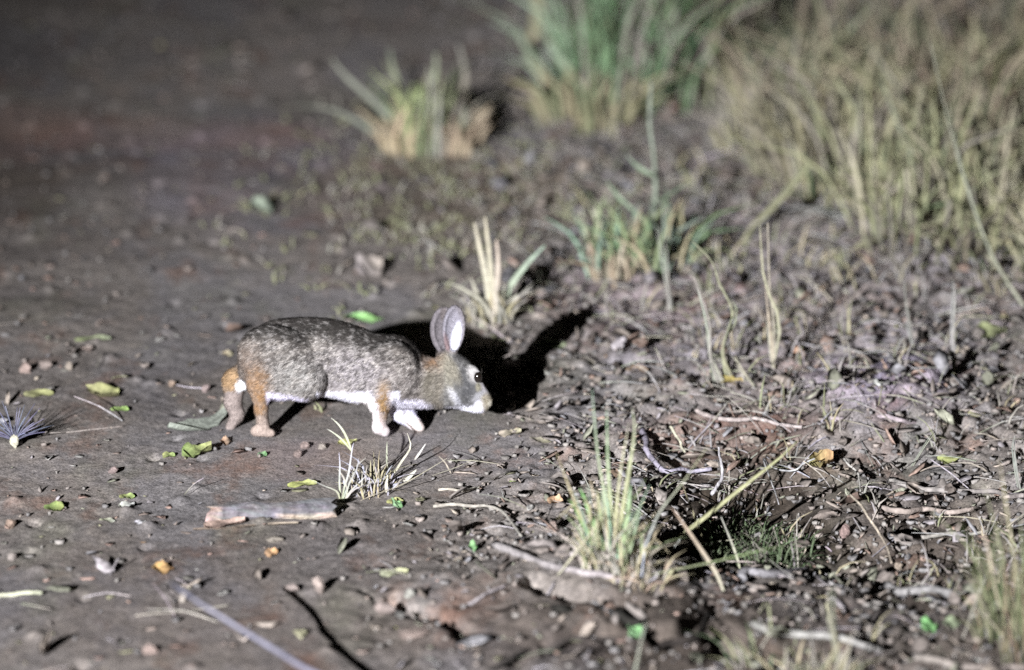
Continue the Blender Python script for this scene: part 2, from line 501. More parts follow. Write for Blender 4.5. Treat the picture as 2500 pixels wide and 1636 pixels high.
# head: skull, cheek, muzzle
hy = -0.004
ell(R(1118, 915, hy), (mm(50), 0.0225, mm(42)), -0.85, 0.010)
ell(R(1112, 952, hy), (mm(46), 0.0235, mm(36)), -0.9, 0.009)
ell(R(1150, 950, hy), (mm(48), 0.0170, mm(32)), -0.88, 0.009)
ell(R(1177, 976, hy), (mm(24), 0.0120, mm(23)), -0.8, 0.007)
ell(R(1150, 988, hy), (mm(44), 0.0120, mm(19)), -0.25, 0.007)   # lower jaw
ell(R(1190, 984, hy), (mm(11), 0.0070, mm(13)), -0.8, 0.004)    # nose
ell(R(1096, 880, hy), (mm(26), 0.017, mm(28)), 0.2, 0.010)      # crown under the ears
# brow over the eye and the eye socket
ell(R(1160, 908, hy - 0.013), (mm(19), 0.0055, mm(9)), -0.9, 0.005)
ell(R(1160, 908, hy + 0.013), (mm(19), 0.0055, mm(9)), -0.9, 0.005)
EYE = R(1167, 923, hy - 0.0165); EYE2 = EYE * np.array([1, -1, 1]) + np.array([0, 2 * hy, 0.0])
ell(EYE + np.array([0, -0.003, 0]), (mm(13), 0.006, mm(15)), -0.3, 0.003, cut=True)
# ears: a leaf-shaped shell, hollowed
def ear(cx, cy, y, rot, hw, hh, ox, oy):
    c = R(cx, cy, y)
    ell(c, (mm(hw), 0.0095, mm(hh)), rot, 0.004)
    ell(c + np.array([ox, oy, 0.001]), (mm(hw) * 0.86, 0.0085, mm(hh) * 0.90), rot, 0.002, cut=True)
# far ear
cone(R(1090, 872, 0.008), R(1082, 848, 0.010), 0.009, 0.007, 0.006)
ear(1087, 810, 0.011, 0.06, 37, 60, 0.004, -0.0062)
# near ear
cone(R(1102, 876, -0.012), R(1104, 850, -0.014), 0.009, 0.008, 0.006)
ear(1108, 806, -0.012, -0.08, 29, 60, 0.0030, -0.0062)
# near front leg
cone(R(955, 925, -0.030), R(930, 985, -0.026), 0.020, 0.0135, 0.012)
cone(R(930, 985, -0.026), R(928, 1036, -0.022), 0.0135, 0.0095, 0.008)
cone(R(925, 1046, -0.022), R(940, 1054, -0.022), 0.0095, 0.0078, 0.005)
# far front leg reaching forward
cone(R(965, 960, 0.018), R(982, 1005, 0.018), 0.022, 0.0155, 0.012)
cone(R(980, 1004, 0.016), R(1012, 1036, 0.014), 0.0155, 0.0095, 0.008)
cone(R(1010, 1034, 0.014), R(1026, 1046, 0.014), 0.0090, 0.0065, 0.005)
# near hind leg: knee > hock > foot
cone(R(690, 945, -0.034), R(640, 940, -0.030), 0.018, 0.015, 0.010)
cone(R(640, 935, -0.033), R(640, 1000, -0.028), 0.0175, 0.0090, 0.010)
cone(R(640, 1000, -0.028), R(644, 1040, -0.026), 0.0090, 0.0088, 0.006)
cone(R(626, 1054, -0.026), R(664, 1059, -0.026), 0.0075, 0.0058, 0.006)
# far hind leg, pushed back
cone(R(610, 905, 0.026), R(572, 930, 0.030), 0.018, 0.0135, 0.010)
cone(R(575, 930, 0.030), R(567, 985, 0.030), 0.0160, 0.0118, 0.008)
cone(R(567, 985, 0.030), R(577, 1015, 0.028), 0.0112, 0.0092, 0.006)
cone(R(580, 1010, 0.028), R(560, 1044, 0.026), 0.0085, 0.0070, 0.006)
# tail
ell(R(597, 941, 0.000), (mm(14), 0.010, mm(14)), 0, 0.003)

# naive surface nets
def surface_nets(D, lo, vox):
    ins = D < 0
    nx, ny, nz = D.shape
    cnt = np.zeros((nx - 1, ny - 1, nz - 1), np.int8)
    cor = [(i, j, k) for i in (0, 1) for j in (0, 1) for k in (0, 1)]
    for i, j, k in cor:
        cnt += ins[i:nx - 1 + i, j:ny - 1 + j, k:nz - 1 + k]
    act = (cnt > 0) & (cnt < 8)
    idx = np.argwhere(act)
    ids = np.full(act.shape, -1, np.int64); ids[act] = np.arange(len(idx))
    acc = np.zeros((len(idx), 3)); n = np.zeros(len(idx))
    for a in range(8):
        for b in range(a + 1, 8):
            ca, cb = np.array(cor[a]), np.array(cor[b])
            if np.abs(ca - cb).sum() != 1: continue
            da = D[tuple((idx + ca).T)]; db = D[tuple((idx + cb).T)]
            m = (da < 0) != (db < 0)
            t = np.where(m, da / np.where(da - db == 0, 1, da - db), 0)
            p = ca[None] + (cb - ca)[None] * t[:, None]
            acc += p * m[:, None]; n += m
    V = lo + (idx + acc / n[:, None]) * vox
    F = []
    for ax in range(3):
        o = [0, 0, 0]; o[ax] = 1
        a = ins[:nx - o[0], :ny - o[1], :nz - o[2]]; b = ins[o[0]:, o[1]:, o[2]:]
        e = np.argwhere(a != b)
        u, v = [(1, 2), (2, 0), (0, 1)][ax]
        ok = (e[:, u] > 0) & (e[:, v] > 0) & (e[:, u] < D.shape[u] - 1) & (e[:, v] < D.shape[v] - 1)
        e = e[ok]
        sgn = a[tuple(e.T)]
        du = np.zeros(3, int); du[u] = 1; dv = np.zeros(3, int); dv[v] = 1
        q = [ids[tuple((e - du - dv).T)], ids[tuple((e - dv).T)], ids[tuple(e.T)], ids[tuple((e - du).T)]]
        q = np.stack(q, 1)
        q = np.where(sgn[:, None], q, q[:, ::-1])
        F.append(q)
    return V, np.concatenate(F)
BV, BF = surface_nets(D, lo, vox)
# relax
for _ in range(3):
    s = np.zeros_like(BV); n = np.zeros(len(BV))
    for a in range(4):
        i, j = BF[:, a], BF[:, (a + 1) % 4]
        np.add.at(s, i, BV[j]); np.add.at(n, i, 1); np.add.at(s, j, BV[i]); np.add.at(n, j, 1)
    BV = BV * 0.5 + 0.5 * s / n[:, None]
fn = np.cross(BV[BF[:, 2]] - BV[BF[:, 0]], BV[BF[:, 3]] - BV[BF[:, 1]])
BN = np.zeros_like(BV)
for a in range(4): np.add.at(BN, BF[:, a], fn)
BN /= np.linalg.norm(BN, axis=1)[:, None] + 1e-12

def blob(u, v, cx, cy, rx, ry, rot=0.0, soft=0.5):
    c, s = math.cos(rot), math.sin(rot)
    a = ((u - cx) * c + (v - cy) * s) / rx; b = (-(u - cx) * s + (v - cy) * c) / ry
    return 1 - sstep(1 - soft, 1 + soft, np.sqrt(a * a + b * b))
def coat(P, Nn, rnd=None):
    """the coat's own colours; u, v are the photo's coordinates on the rabbit's side"""
    u = P[:, 0] * S_PX + 880
    v = 1058 - (P[:, 2] * CV + P[:, 1] * SV) * S_PX
    y = P[:, 1]
    def mixc(c, col, m): return c * (1 - m[:, None]) + np.array(col)[None] * m[:, None]
    c = np.tile(np.array([[0.150, 0.134, 0.122]]), (len(P), 1))
    c = mixc(c, (0.215, 0.190, 0.182), sstep(840, 960, v))                      # paler towards the flank
    c = mixc(c, (0.32, 0.295, 0.315), blob(u, v, 865, 915, 80, 60, 0, 0.7) * 0.75)
    c = mixc(c, (0.26, 0.255, 0.245), blob(u, v, 735, 925, 60, 50, 0.3, 0.6) * 0.8)
    # dark guard-hair marbling on the back
    n = fbm(u / 17, v / 11 + y * 60, 301, 3)
    c = mixc(c, (0.045, 0.040, 0.038), sstep(-0.05, 0.30, n) * sstep(985, 850, v) * (0.95 - 0.30 * sstep(830, 940, v)) * (u < 1060))
    c = mixc(c, (0.38, 0.35, 0.325), sstep(0.02, 0.40, fbm(u / 9, v / 7 + y * 80, 333, 3)) * 0.55 * (u < 1060))
    c = mixc(c, (0.026, 0.024, 0.022), sstep(0.35, 0.75, Nn[:, 2]) * (u < 1040) * (v < 880) * 0.95)  # dark dorsal hair, deepened to paint the unlit top edge
    c = mixc(c, (0.075, 0.065, 0.060), sstep(28, 0, v - (772 + ((u - 750) / 150) ** 2 * 20)) * 0.7 * (u < 1010))  # dark band along the back outline, its shade painted in too
    tk = fbm(u / 6.5 + y * 90, v / 4.5, 351, 2)
    bodym = (u < 1075) * sstep(985, 960, v)
    c = mixc(c, (0.050, 0.044, 0.042), sstep(0.05, 0.45, tk) * 0.75 * bodym)
    c = mixc(c, (0.38, 0.355, 0.345), sstep(-0.12, -0.5, tk) * 0.5 * bodym)
    c = c * np.array([[0.76, 0.755, 0.76]])
    # rufous rump, legs, nape, elbow
    on = 0.55 + 0.45 * sstep(-0.4, 0.3, fbm(u / 10, v / 12, 371, 2))
    org = (0.22, 0.125, 0.060)
    c = mixc(c, (0.17, 0.125, 0.10), blob(u, v, 612, 895, 34, 46, 0, 0.8) * 0.5)
    c = mixc(c, org, blob(u, v, 638, 938, 28, 36, 0.0, 0.8) * 0.75 * on)
    c = mixc(c, org, blob(u, v, 636, 985, 22, 44, 0, 0.7) * 0.85 * on)
    c = mixc(c, (0.24, 0.155, 0.085), blob(u, v, 568, 925, 30, 34, 0, 0.5) * 0.9 * (y > 0.012))
    c = mixc(c, (0.20, 0.165, 0.155), ((u < 612) & (v > 955)).astype(float) * (y > 0.01))
    c = mixc(c, (0.27, 0.215, 0.19), sstep(1005, 1040, v) * (u < 700) * (u > 612))
    c = mixc(c, (0.17, 0.098, 0.055), blob(u, v, 1062, 882, 22, 26, 0, 0.8) * 0.8 * on)
    # neck band
    c = mixc(c, (0.100, 0.090, 0.070), blob(u, v, 1066, 950, 34, 52, 0, 0.4) * 0.7)
    # white underside
    wht = (0.66, 0.65, 0.74)
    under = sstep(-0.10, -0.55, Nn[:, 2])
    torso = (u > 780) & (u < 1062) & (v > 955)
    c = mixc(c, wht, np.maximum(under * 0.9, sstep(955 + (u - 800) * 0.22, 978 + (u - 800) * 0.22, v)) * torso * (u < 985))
    c = mixc(c, wht, blob(u, v, 893, 985, 30, 26, 0.3, 0.4) * (v > 955))
    c = mixc(c, (0.58, 0.55, 0.68), sstep(950, 962, v - (u - 650) * 0.17) * sstep(652, 662, u) * sstep(785, 760, u) * (v < 990) * (y < 0.0))
    c = mixc(c, (0.42, 0.37, 0.375), blob(u, v, 930, 1040, 40, 30, 0, 0.3) * (v > 990))
    c = mixc(c, (0.58, 0.54, 0.54), blob(u, v, 905, 1010, 18, 48, -0.15, 0.3) * (v > 970))
    c = mixc(c, (0.20, 0.125, 0.062), blob(u, v, 944, 985, 17, 46, 0.06, 0.6) * 1.0 * on * (y < 0.0))
    c = mixc(c, (0.62, 0.60, 0.72), blob(u, v, 985, 1010, 42, 42, 0.6, 0.3) * (y > 0.0) * (v > 965))
    c = mixc(c, (0.62, 0.60, 0.72), blob(u, v, 1005, 990, 45, 16, 0, 0.4) * 0.8)
    c = mixc(c, (0.60, 0.52, 0.50), blob(u, v, 1012, 1036, 24, 16, 0.6, 0.3) * (y > 0.0))
    # tail
    c = mixc(c, (0.85, 0.85, 0.9), blob(u, v, 593, 944, 14, 14, 0, 0.3) * (y < 0.02) * (u < 608))
    # head
    hd = sstep(1082, 1096, u + (v - 940) * 0.12) * (v > 868)
    c = mixc(c, (0.082, 0.079, 0.080), hd)
    c = mixc(c, (0.18, 0.175, 0.17), hd * sstep(0.0, 0.45, fbm(u / 7, v / 7, 381, 2)) * 0.6)
    c = mixc(c, (0.055, 0.055, 0.060), blob(u, v, 1140, 950, 30, 44, -0.3, 0.5) * 0.7)
    c = mixc(c, (0.16, 0.145, 0.115), blob(u, v, 1103, 905, 16, 40, -0.5, 0.5) * 0.8)
    c = mixc(c, (0.16, 0.148, 0.12), blob(u, v, 1100, 945, 9, 46, -0.25, 0.5) * 0.7)
    c = mixc(c, wht, blob(u, v, 1132, 1004, 46, 13, 0.06, 0.4) * 0.95 * (u > 1085))
    c = mixc(c, wht, blob(u, v, 1172, 996, 14, 15, 0, 0.4) * 0.8)
    c = mixc(c, (0.40, 0.40, 0.45), blob(u, v, 1112, 975, 9, 26, -0.5, 0.6) * 0.5)
    ring = blob(u, v, 1159, 918, 16, 20, -0.3, 0.5)
    c = mixc(c, (0.36, 0.345, 0.345), ring * 0.9)
    c = mixc(c, (0.50, 0.47, 0.50), blob(u, v, 1180, 940, 7, 30, -0.35, 0.5) * 0.8)
    c = mixc(c, (0.20, 0.185, 0.14), blob(u, v, 1169, 948, 7, 12, 0, 0.5) * 0.8)
    c = mixc(c, (0.28, 0.275, 0.30), blob(u, v, 1172, 968, 22, 8, -0.6, 0.5) * 0.6)
    c = mixc(c, (0.24, 0.21, 0.16), blob(u, v, 1190, 985, 15, 22, 0, 0.4) * 0.85)
    c = mixc(c, (0.45, 0.42, 0.36), blob(u, v, 1197, 990, 6, 8, 0, 0.4) * 0.8)
    # ears: thin coat outside, pale inside
    er = sstep(868, 856, v) * (u > 1045)
    c = mixc(c, (0.120, 0.108, 0.118), er)
    inner = er * sstep(0.1, 0.5, -Nn[:, 1]) * (y < 0.0) 
    c = mixc(c, (0.185, 0.175, 0.205), inner * blob(u, v, 1106, 805, 24, 48, 0, 0.3))
    c = mixc(c, (0.80, 0.82, 0.95), er * blob(u, v, 1114, 828, 9, 30, 0.2, 0.6) * (y < 0.0))  # bluish-white highlight painted on the near ear
    c = mixc(c, (0.16, 0.10, 0.10), er * blob(u, v, 1092, 842, 6, 24, -0.2, 0.5) * 0.7)
    c = mixc(c, (0.10, 0.085, 0.085), er * (y > 0.004) * blob(u, v, 1083, 770, 8, 18, 0, 0.5) * 0.8)
    return c

def fur_material():
    m = node_mat("rabbit_fur", 0.8, 0.2, nscale=260, namp=0.22, bump=0)
    b = m.node_tree.nodes["Principled BSDF"]
    b.inputs["Specular IOR Level"].default_value = 0.08
    return m
M_FUR = fur_material()
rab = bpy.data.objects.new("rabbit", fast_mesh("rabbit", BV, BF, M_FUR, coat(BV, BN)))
COL.objects.link(rab)
rab.location = (RAB[0], RAB[1], 0.001)
rab['label'] = "brown and grey rabbit with a white belly sniffing the bare ground, ears up"
rab['category'] = "rabbit"

# fur: short tapered hairs over the whole coat
def build_fur():
    tri = np.concatenate([BF[:, [0, 1, 2]], BF[:, [0, 2, 3]]])
    ar = np.linalg.norm(np.cross(BV[tri[:, 1]] - BV[tri[:, 0]], BV[tri[:, 2]] - BV[tri[:, 0]]), axis=1)
    NH = 105000
    t = rng.choice(len(tri), NH, p=ar / ar.sum())
    a, b = rng.random(NH), rng.random(NH); fl = a + b > 1; a[fl] = 1 - a[fl]; b[fl] = 1 - b[fl]
    T = tri[t]
    P = BV[T[:, 0]] * (1 - a - b)[:, None] + BV[T[:, 1]] * a[:, None] + BV[T[:, 2]] * b[:, None]
    Nn = BN[T[:, 0]] * (1 - a - b)[:, None] + BN[T[:, 1]] * a[:, None] + BN[T[:, 2]] * b[:, None]
    Nn /= np.linalg.norm(Nn, axis=1)[:, None] + 1e-9
    u = P[:, 0] * S_PX + 880; v = 1058 - (P[:, 2] * CV + P[:, 1] * SV) * S_PX
    L = np.full(NH, 0.0072)
    head = (u > 1085) & (v > 862)
    L[head] = 0.0050
    L[(u > 1150) & head] = 0.0032
    L[(v < 862) & (u > 1045)] = 0.0030
    L[(v > 1000)] = 0.0038
    L[(v > 955) & (u < 665)] = 0.0042
    L[(v > 1035)] = 0.0026
    L[np.hypot(u - 593, v - 944) < 18] = 0.0050
    eye = np.hypot((u - 1165) / 11, (v - 923) / 14) < 1.25
    L[eye & (u > 1140)] = 0.0008
    L = L * rng.uniform(0.6, 1.15, NH)
    flow = np.tile(np.array([[-0.95, 0.0, -0.30]]), (NH, 1))
    flow[head] = (-0.6, 0, 0.7)
    ear_m = (v < 862) & (u > 1045); flow[ear_m] = (0.0, 0, 1.0)
    leg = (v > 985); flow[leg] = (-0.1, 0, -1.0)
    flow += rng.normal(0, 0.28, (NH, 3))
    tip = flow - Nn * (flow * Nn).sum(1)[:, None]
    tip /= np.linalg.norm(tip, axis=1)[:, None] + 1e-9
    lift = rng.uniform(0.22, 0.55, NH)[:, None]
    d = tip * 1.0 + Nn * lift; d /= np.linalg.norm(d, axis=1)[:, None]
    sd = np.cross(d, Nn); sd /= np.linalg.norm(sd, axis=1)[:, None] + 1e-9
    w = (0.00042 + 0.00022 * rng.random(NH))[:, None] * np.clip(L / 0.006, 0.6, 1.2)[:, None]
    base = P - Nn * 0.0004
    mid = base + d * (L * 0.55)[:, None]
    end = base + (d * 0.9 + tip * 0.25 - np.array([[0, 0, 0.12]])) * L[:, None]
    end[:, 2] = np.maximum(end[:, 2], 0.0005)
    V = np.stack([base - sd * w, base + sd * w, mid - sd * w * 0.8, mid + sd * w * 0.8, end], 1).reshape(-1, 3)
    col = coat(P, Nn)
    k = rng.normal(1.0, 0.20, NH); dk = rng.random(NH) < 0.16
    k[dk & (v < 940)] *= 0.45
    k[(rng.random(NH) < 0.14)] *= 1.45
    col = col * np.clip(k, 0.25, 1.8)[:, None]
    cc = np.repeat(col, 5, axis=0)
    n0 = np.arange(NH) * 5
    F3 = np.concatenate([np.stack([n0, n0 + 1, n0 + 3], 1), np.stack([n0, n0 + 3, n0 + 2], 1), np.stack([n0 + 2, n0 + 3, n0 + 4], 1)])
    me = fast_mesh("fur", V, F3, M_FUR, cc)
    nrm = Nn * 0.95 + d * 0.08 + rng.normal(0, 0.12, (NH, 3)); nrm /= np.linalg.norm(nrm, axis=1)[:, None]
    me.normals_split_custom_set_from_vertices(np.repeat(nrm, 5, axis=0).tolist())
    o = bpy.data.objects.new("fur", me); COL.objects.link(o); o.parent = rab; o['kind'] = 'stuff'
build_fur()

# eyes
def eye_mat():
    m = bpy.data.materials.new("eye"); m.use_nodes = True
    b = m.node_tree.nodes["Principled BSDF"]
    nt = m.node_tree
    nz = nt.nodes.new("ShaderNodeTexNoise"); nz.inputs["Scale"].default_value = 300
    r = nt.nodes.new("ShaderNodeValToRGB"); nt.links.new(nz.outputs["Fac"], r.inputs[0])
    r.color_ramp.elements[0].color = (0.004, 0.003, 0.003, 1); r.color_ramp.elements[1].color = (0.012, 0.008, 0.006, 1)
    nt.links.new(r.outputs[0], b.inputs["Base Color"])
    b.inputs["Roughness"].default_value = 0.12; b.inputs["Coat Weight"].default_value = 1.0
    b.inputs["Coat Roughness"].default_value = 0.1
    return m
M_EYE = eye_mat()
M_SKIN = node_mat("bare_skin", 0.6, 0.3, nscale=200, namp=0.2)
for E, s in ((EYE, -1), (EYE2, 1)):
    mb = MB(); V = []; F = []
    n1, n2 = 14, 20
    for i in range(n1 + 1):
        th = math.pi * i / n1
        for j in range(n2):
            ph = 2 * math.pi * j / n2
            V.append(E + np.array([mm(10.0) * math.sin(th) * math.cos(ph), s * 0.0050 * math.cos(th) + 0.0012 * s, mm(13.6) * math.sin(th) * math.sin(ph)]))
    for i in range(n1):
        for j in range(n2):
            F.append((i * n2 + j, i * n2 + (j + 1) % n2, (i + 1) * n2 + (j + 1) % n2, (i + 1) * n2 + j))
    mb.add(V, F, (0.01, 0.01, 0.01))
    o = mb.build("eye", M_EYE, None, origin=(0, 0, 0)); o.location = (0, 0, 0); o.parent = rab
# whiskers
mb = MB()
for k in range(14):
    s = -1 if k % 2 else 1
    b0 = R(1182 + random.uniform(-6, 5), 975 + random.uniform(-7, 8), hy + s * 0.011)
    L = random.uniform(0.02, 0.038)
    dr = np.array([random.uniform(-0.7, 0.3), s * random.uniform(0.5, 1.0), random.uniform(-0.25, 0.35)])
    dr /= np.linalg.norm(dr)
    e = b0 + dr * L + np.array([0, 0, -0.004]); e[2] = max(e[2], 0.001)
    tube(mb, [b0, b0 + dr * L * 0.5, e], 0.00022, 0.00006, (0.6, 0.6, 0.6), (0.5, 0.5, 0.5), 5, 3)
o = mb.build("whiskers", M_SKIN, None, origin=(0, 0, 0)); o.parent = rab; o.location = (0, 0, 0); o['kind'] = 'stuff'

# ------------------------------------------------------------------ fallen leaves, stones, sticks (single things)
def leaf_mesh(mb, c, L, Wd, ang, tilt, curl, col, col2=None, nx=9, ny=5, wav=0.12, roll=0.0):
    """oval leaf: length L along direction ang on the ground, curling edges; sits with its lowest point on the ground"""
    V = []; cols = []; sd = random.random() * 50
    col2 = col2 or col
    for i in range(nx):
        t = i / (nx - 1)
        wd = Wd * 0.5 * (max(0.03, math.sin(math.pi * t ** 0.85)) ** 0.75) * (1 + random.uniform(-0.32, 0.22))
        for j in range(ny):
            s = j / (ny - 1) * 2 - 1
            x = (t - 0.5) * L; y = s * wd
            y += 0.10 * L * math.sin(sd + t * 2.6)
            z = curl * (abs(s) ** 1.6) * Wd * 0.5 + curl * 0.6 * ((t - 0.5) * 2) ** 2 * L * 0.25 + wav * Wd * 0.4 * math.sin(sd + t * 7 + s * 2)
            z += x * math.tan(tilt); y2 = y * math.cos(roll) - z * math.sin(roll); z2 = y * math.sin(roll) + z * math.cos(roll)
            V.append([x, y2, z2])
            q = 1 + 0.18 * math.sin(sd * 3 + t * 11 + s * 5) - (0.18 if j == ny // 2 else 0)
            cols.append(tuple((col[k] * (1 - t) + col2[k] * t) * q for k in range(3)))
    V = np.array(V)
    ca, sa = math.cos(ang), math.sin(ang)
    Rm = np.array([[ca, -sa, 0], [sa, ca, 0], [0, 0, 1]])
    V = V @ Rm.T
    g = ground_h(V[:, 0] + c[0], V[:, 1] + c[1])
    V = V + np.array([c[0], c[1], 0])
    V[:, 2] += g.mean() - (V[:, 2].min()) * 0.85 + 0.0002
    F = []
    for i in range(nx - 1):
        for j in range(ny - 1):
            a = i * ny + j; F.append((a, a + ny, a + ny + 1, a + 1))
    # lower skin so that the leaf has thickness
    nrm = np.array([0, 0, -0.0006]); n0 = len(V)
    V2 = V + nrm
    F2 = [tuple(reversed([q + n0 for q in f])) for f in F]
    mb.add(np.concatenate([V, V2]), F + F2, cols + cols)

def rock_mesh(mb, c, rx, ry, rz, ang, col, col2=None, seed=0, ang_amp=0.35, nlat=7, nlon=10):
    V = []; cols = []; rr = np.random.default_rng(seed)
    planes = [(lambda n, d: (n / np.linalg.norm(n), d))(rr.normal(size=3), rr.uniform(0.50, 0.85)) for _ in range(8)]
    pts = []
    for i in range(nlat + 1):
        th = math.pi * i / nlat
        for j in range(nlon):
            ph = 2 * math.pi * (j + 0.5 * (i % 2)) / nlon
            p = np.array([math.sin(th) * math.cos(ph), math.sin(th) * math.sin(ph), math.cos(th)])
            r = 1.0
            for n, d in planes:
                q = p.dot(n)
                if q > d * 0.999: r = min(r, d / q)
            p = p * r * (1 + rr.uniform(-0.09, 0.09)); pts.append(p)
    ca, sa = math.cos(ang), math.sin(ang)
    col2 = col2 or col
    for p in pts:
        x, y, z = p[0] * rx, p[1] * ry, p[2] * rz
        V.append([c[0] + x * ca - y * sa, c[1] + x * sa + y * ca, z])
        k = 1 + rr.uniform(-0.15, 0.15); t = 0.5 + 0.5 * p[2]
        cols.append(tuple((col2[m] * (1 - t) + col[m] * t) * k for m in range(3)))
    V = np.array(V); V[:, 2] += gh(c[0], c[1]) + rz * 0.62
    F = []
    for i in range(nlat):
        for j in range(nlon):
            F.append((i * nlon + j, (i + 1) * nlon + j, (i + 1) * nlon + (j + 1) % nlon, i * nlon + (j + 1) % nlon))
    mb.add(V, F, cols)

YEL = (0.42, 0.43, 0.12); LIME = (0.34, 0.50, 0.10); ORG = (0.60, 0.30, 0.08); GRN = (0.16, 0.42, 0.12)
PNK = (0.50, 0.32, 0.26); STR = (0.42, 0.38, 0.22); PALE = (0.46, 0.47, 0.38); TAN = (0.42, 0.28, 0.18); WHT = (0.6, 0.6, 0.58)
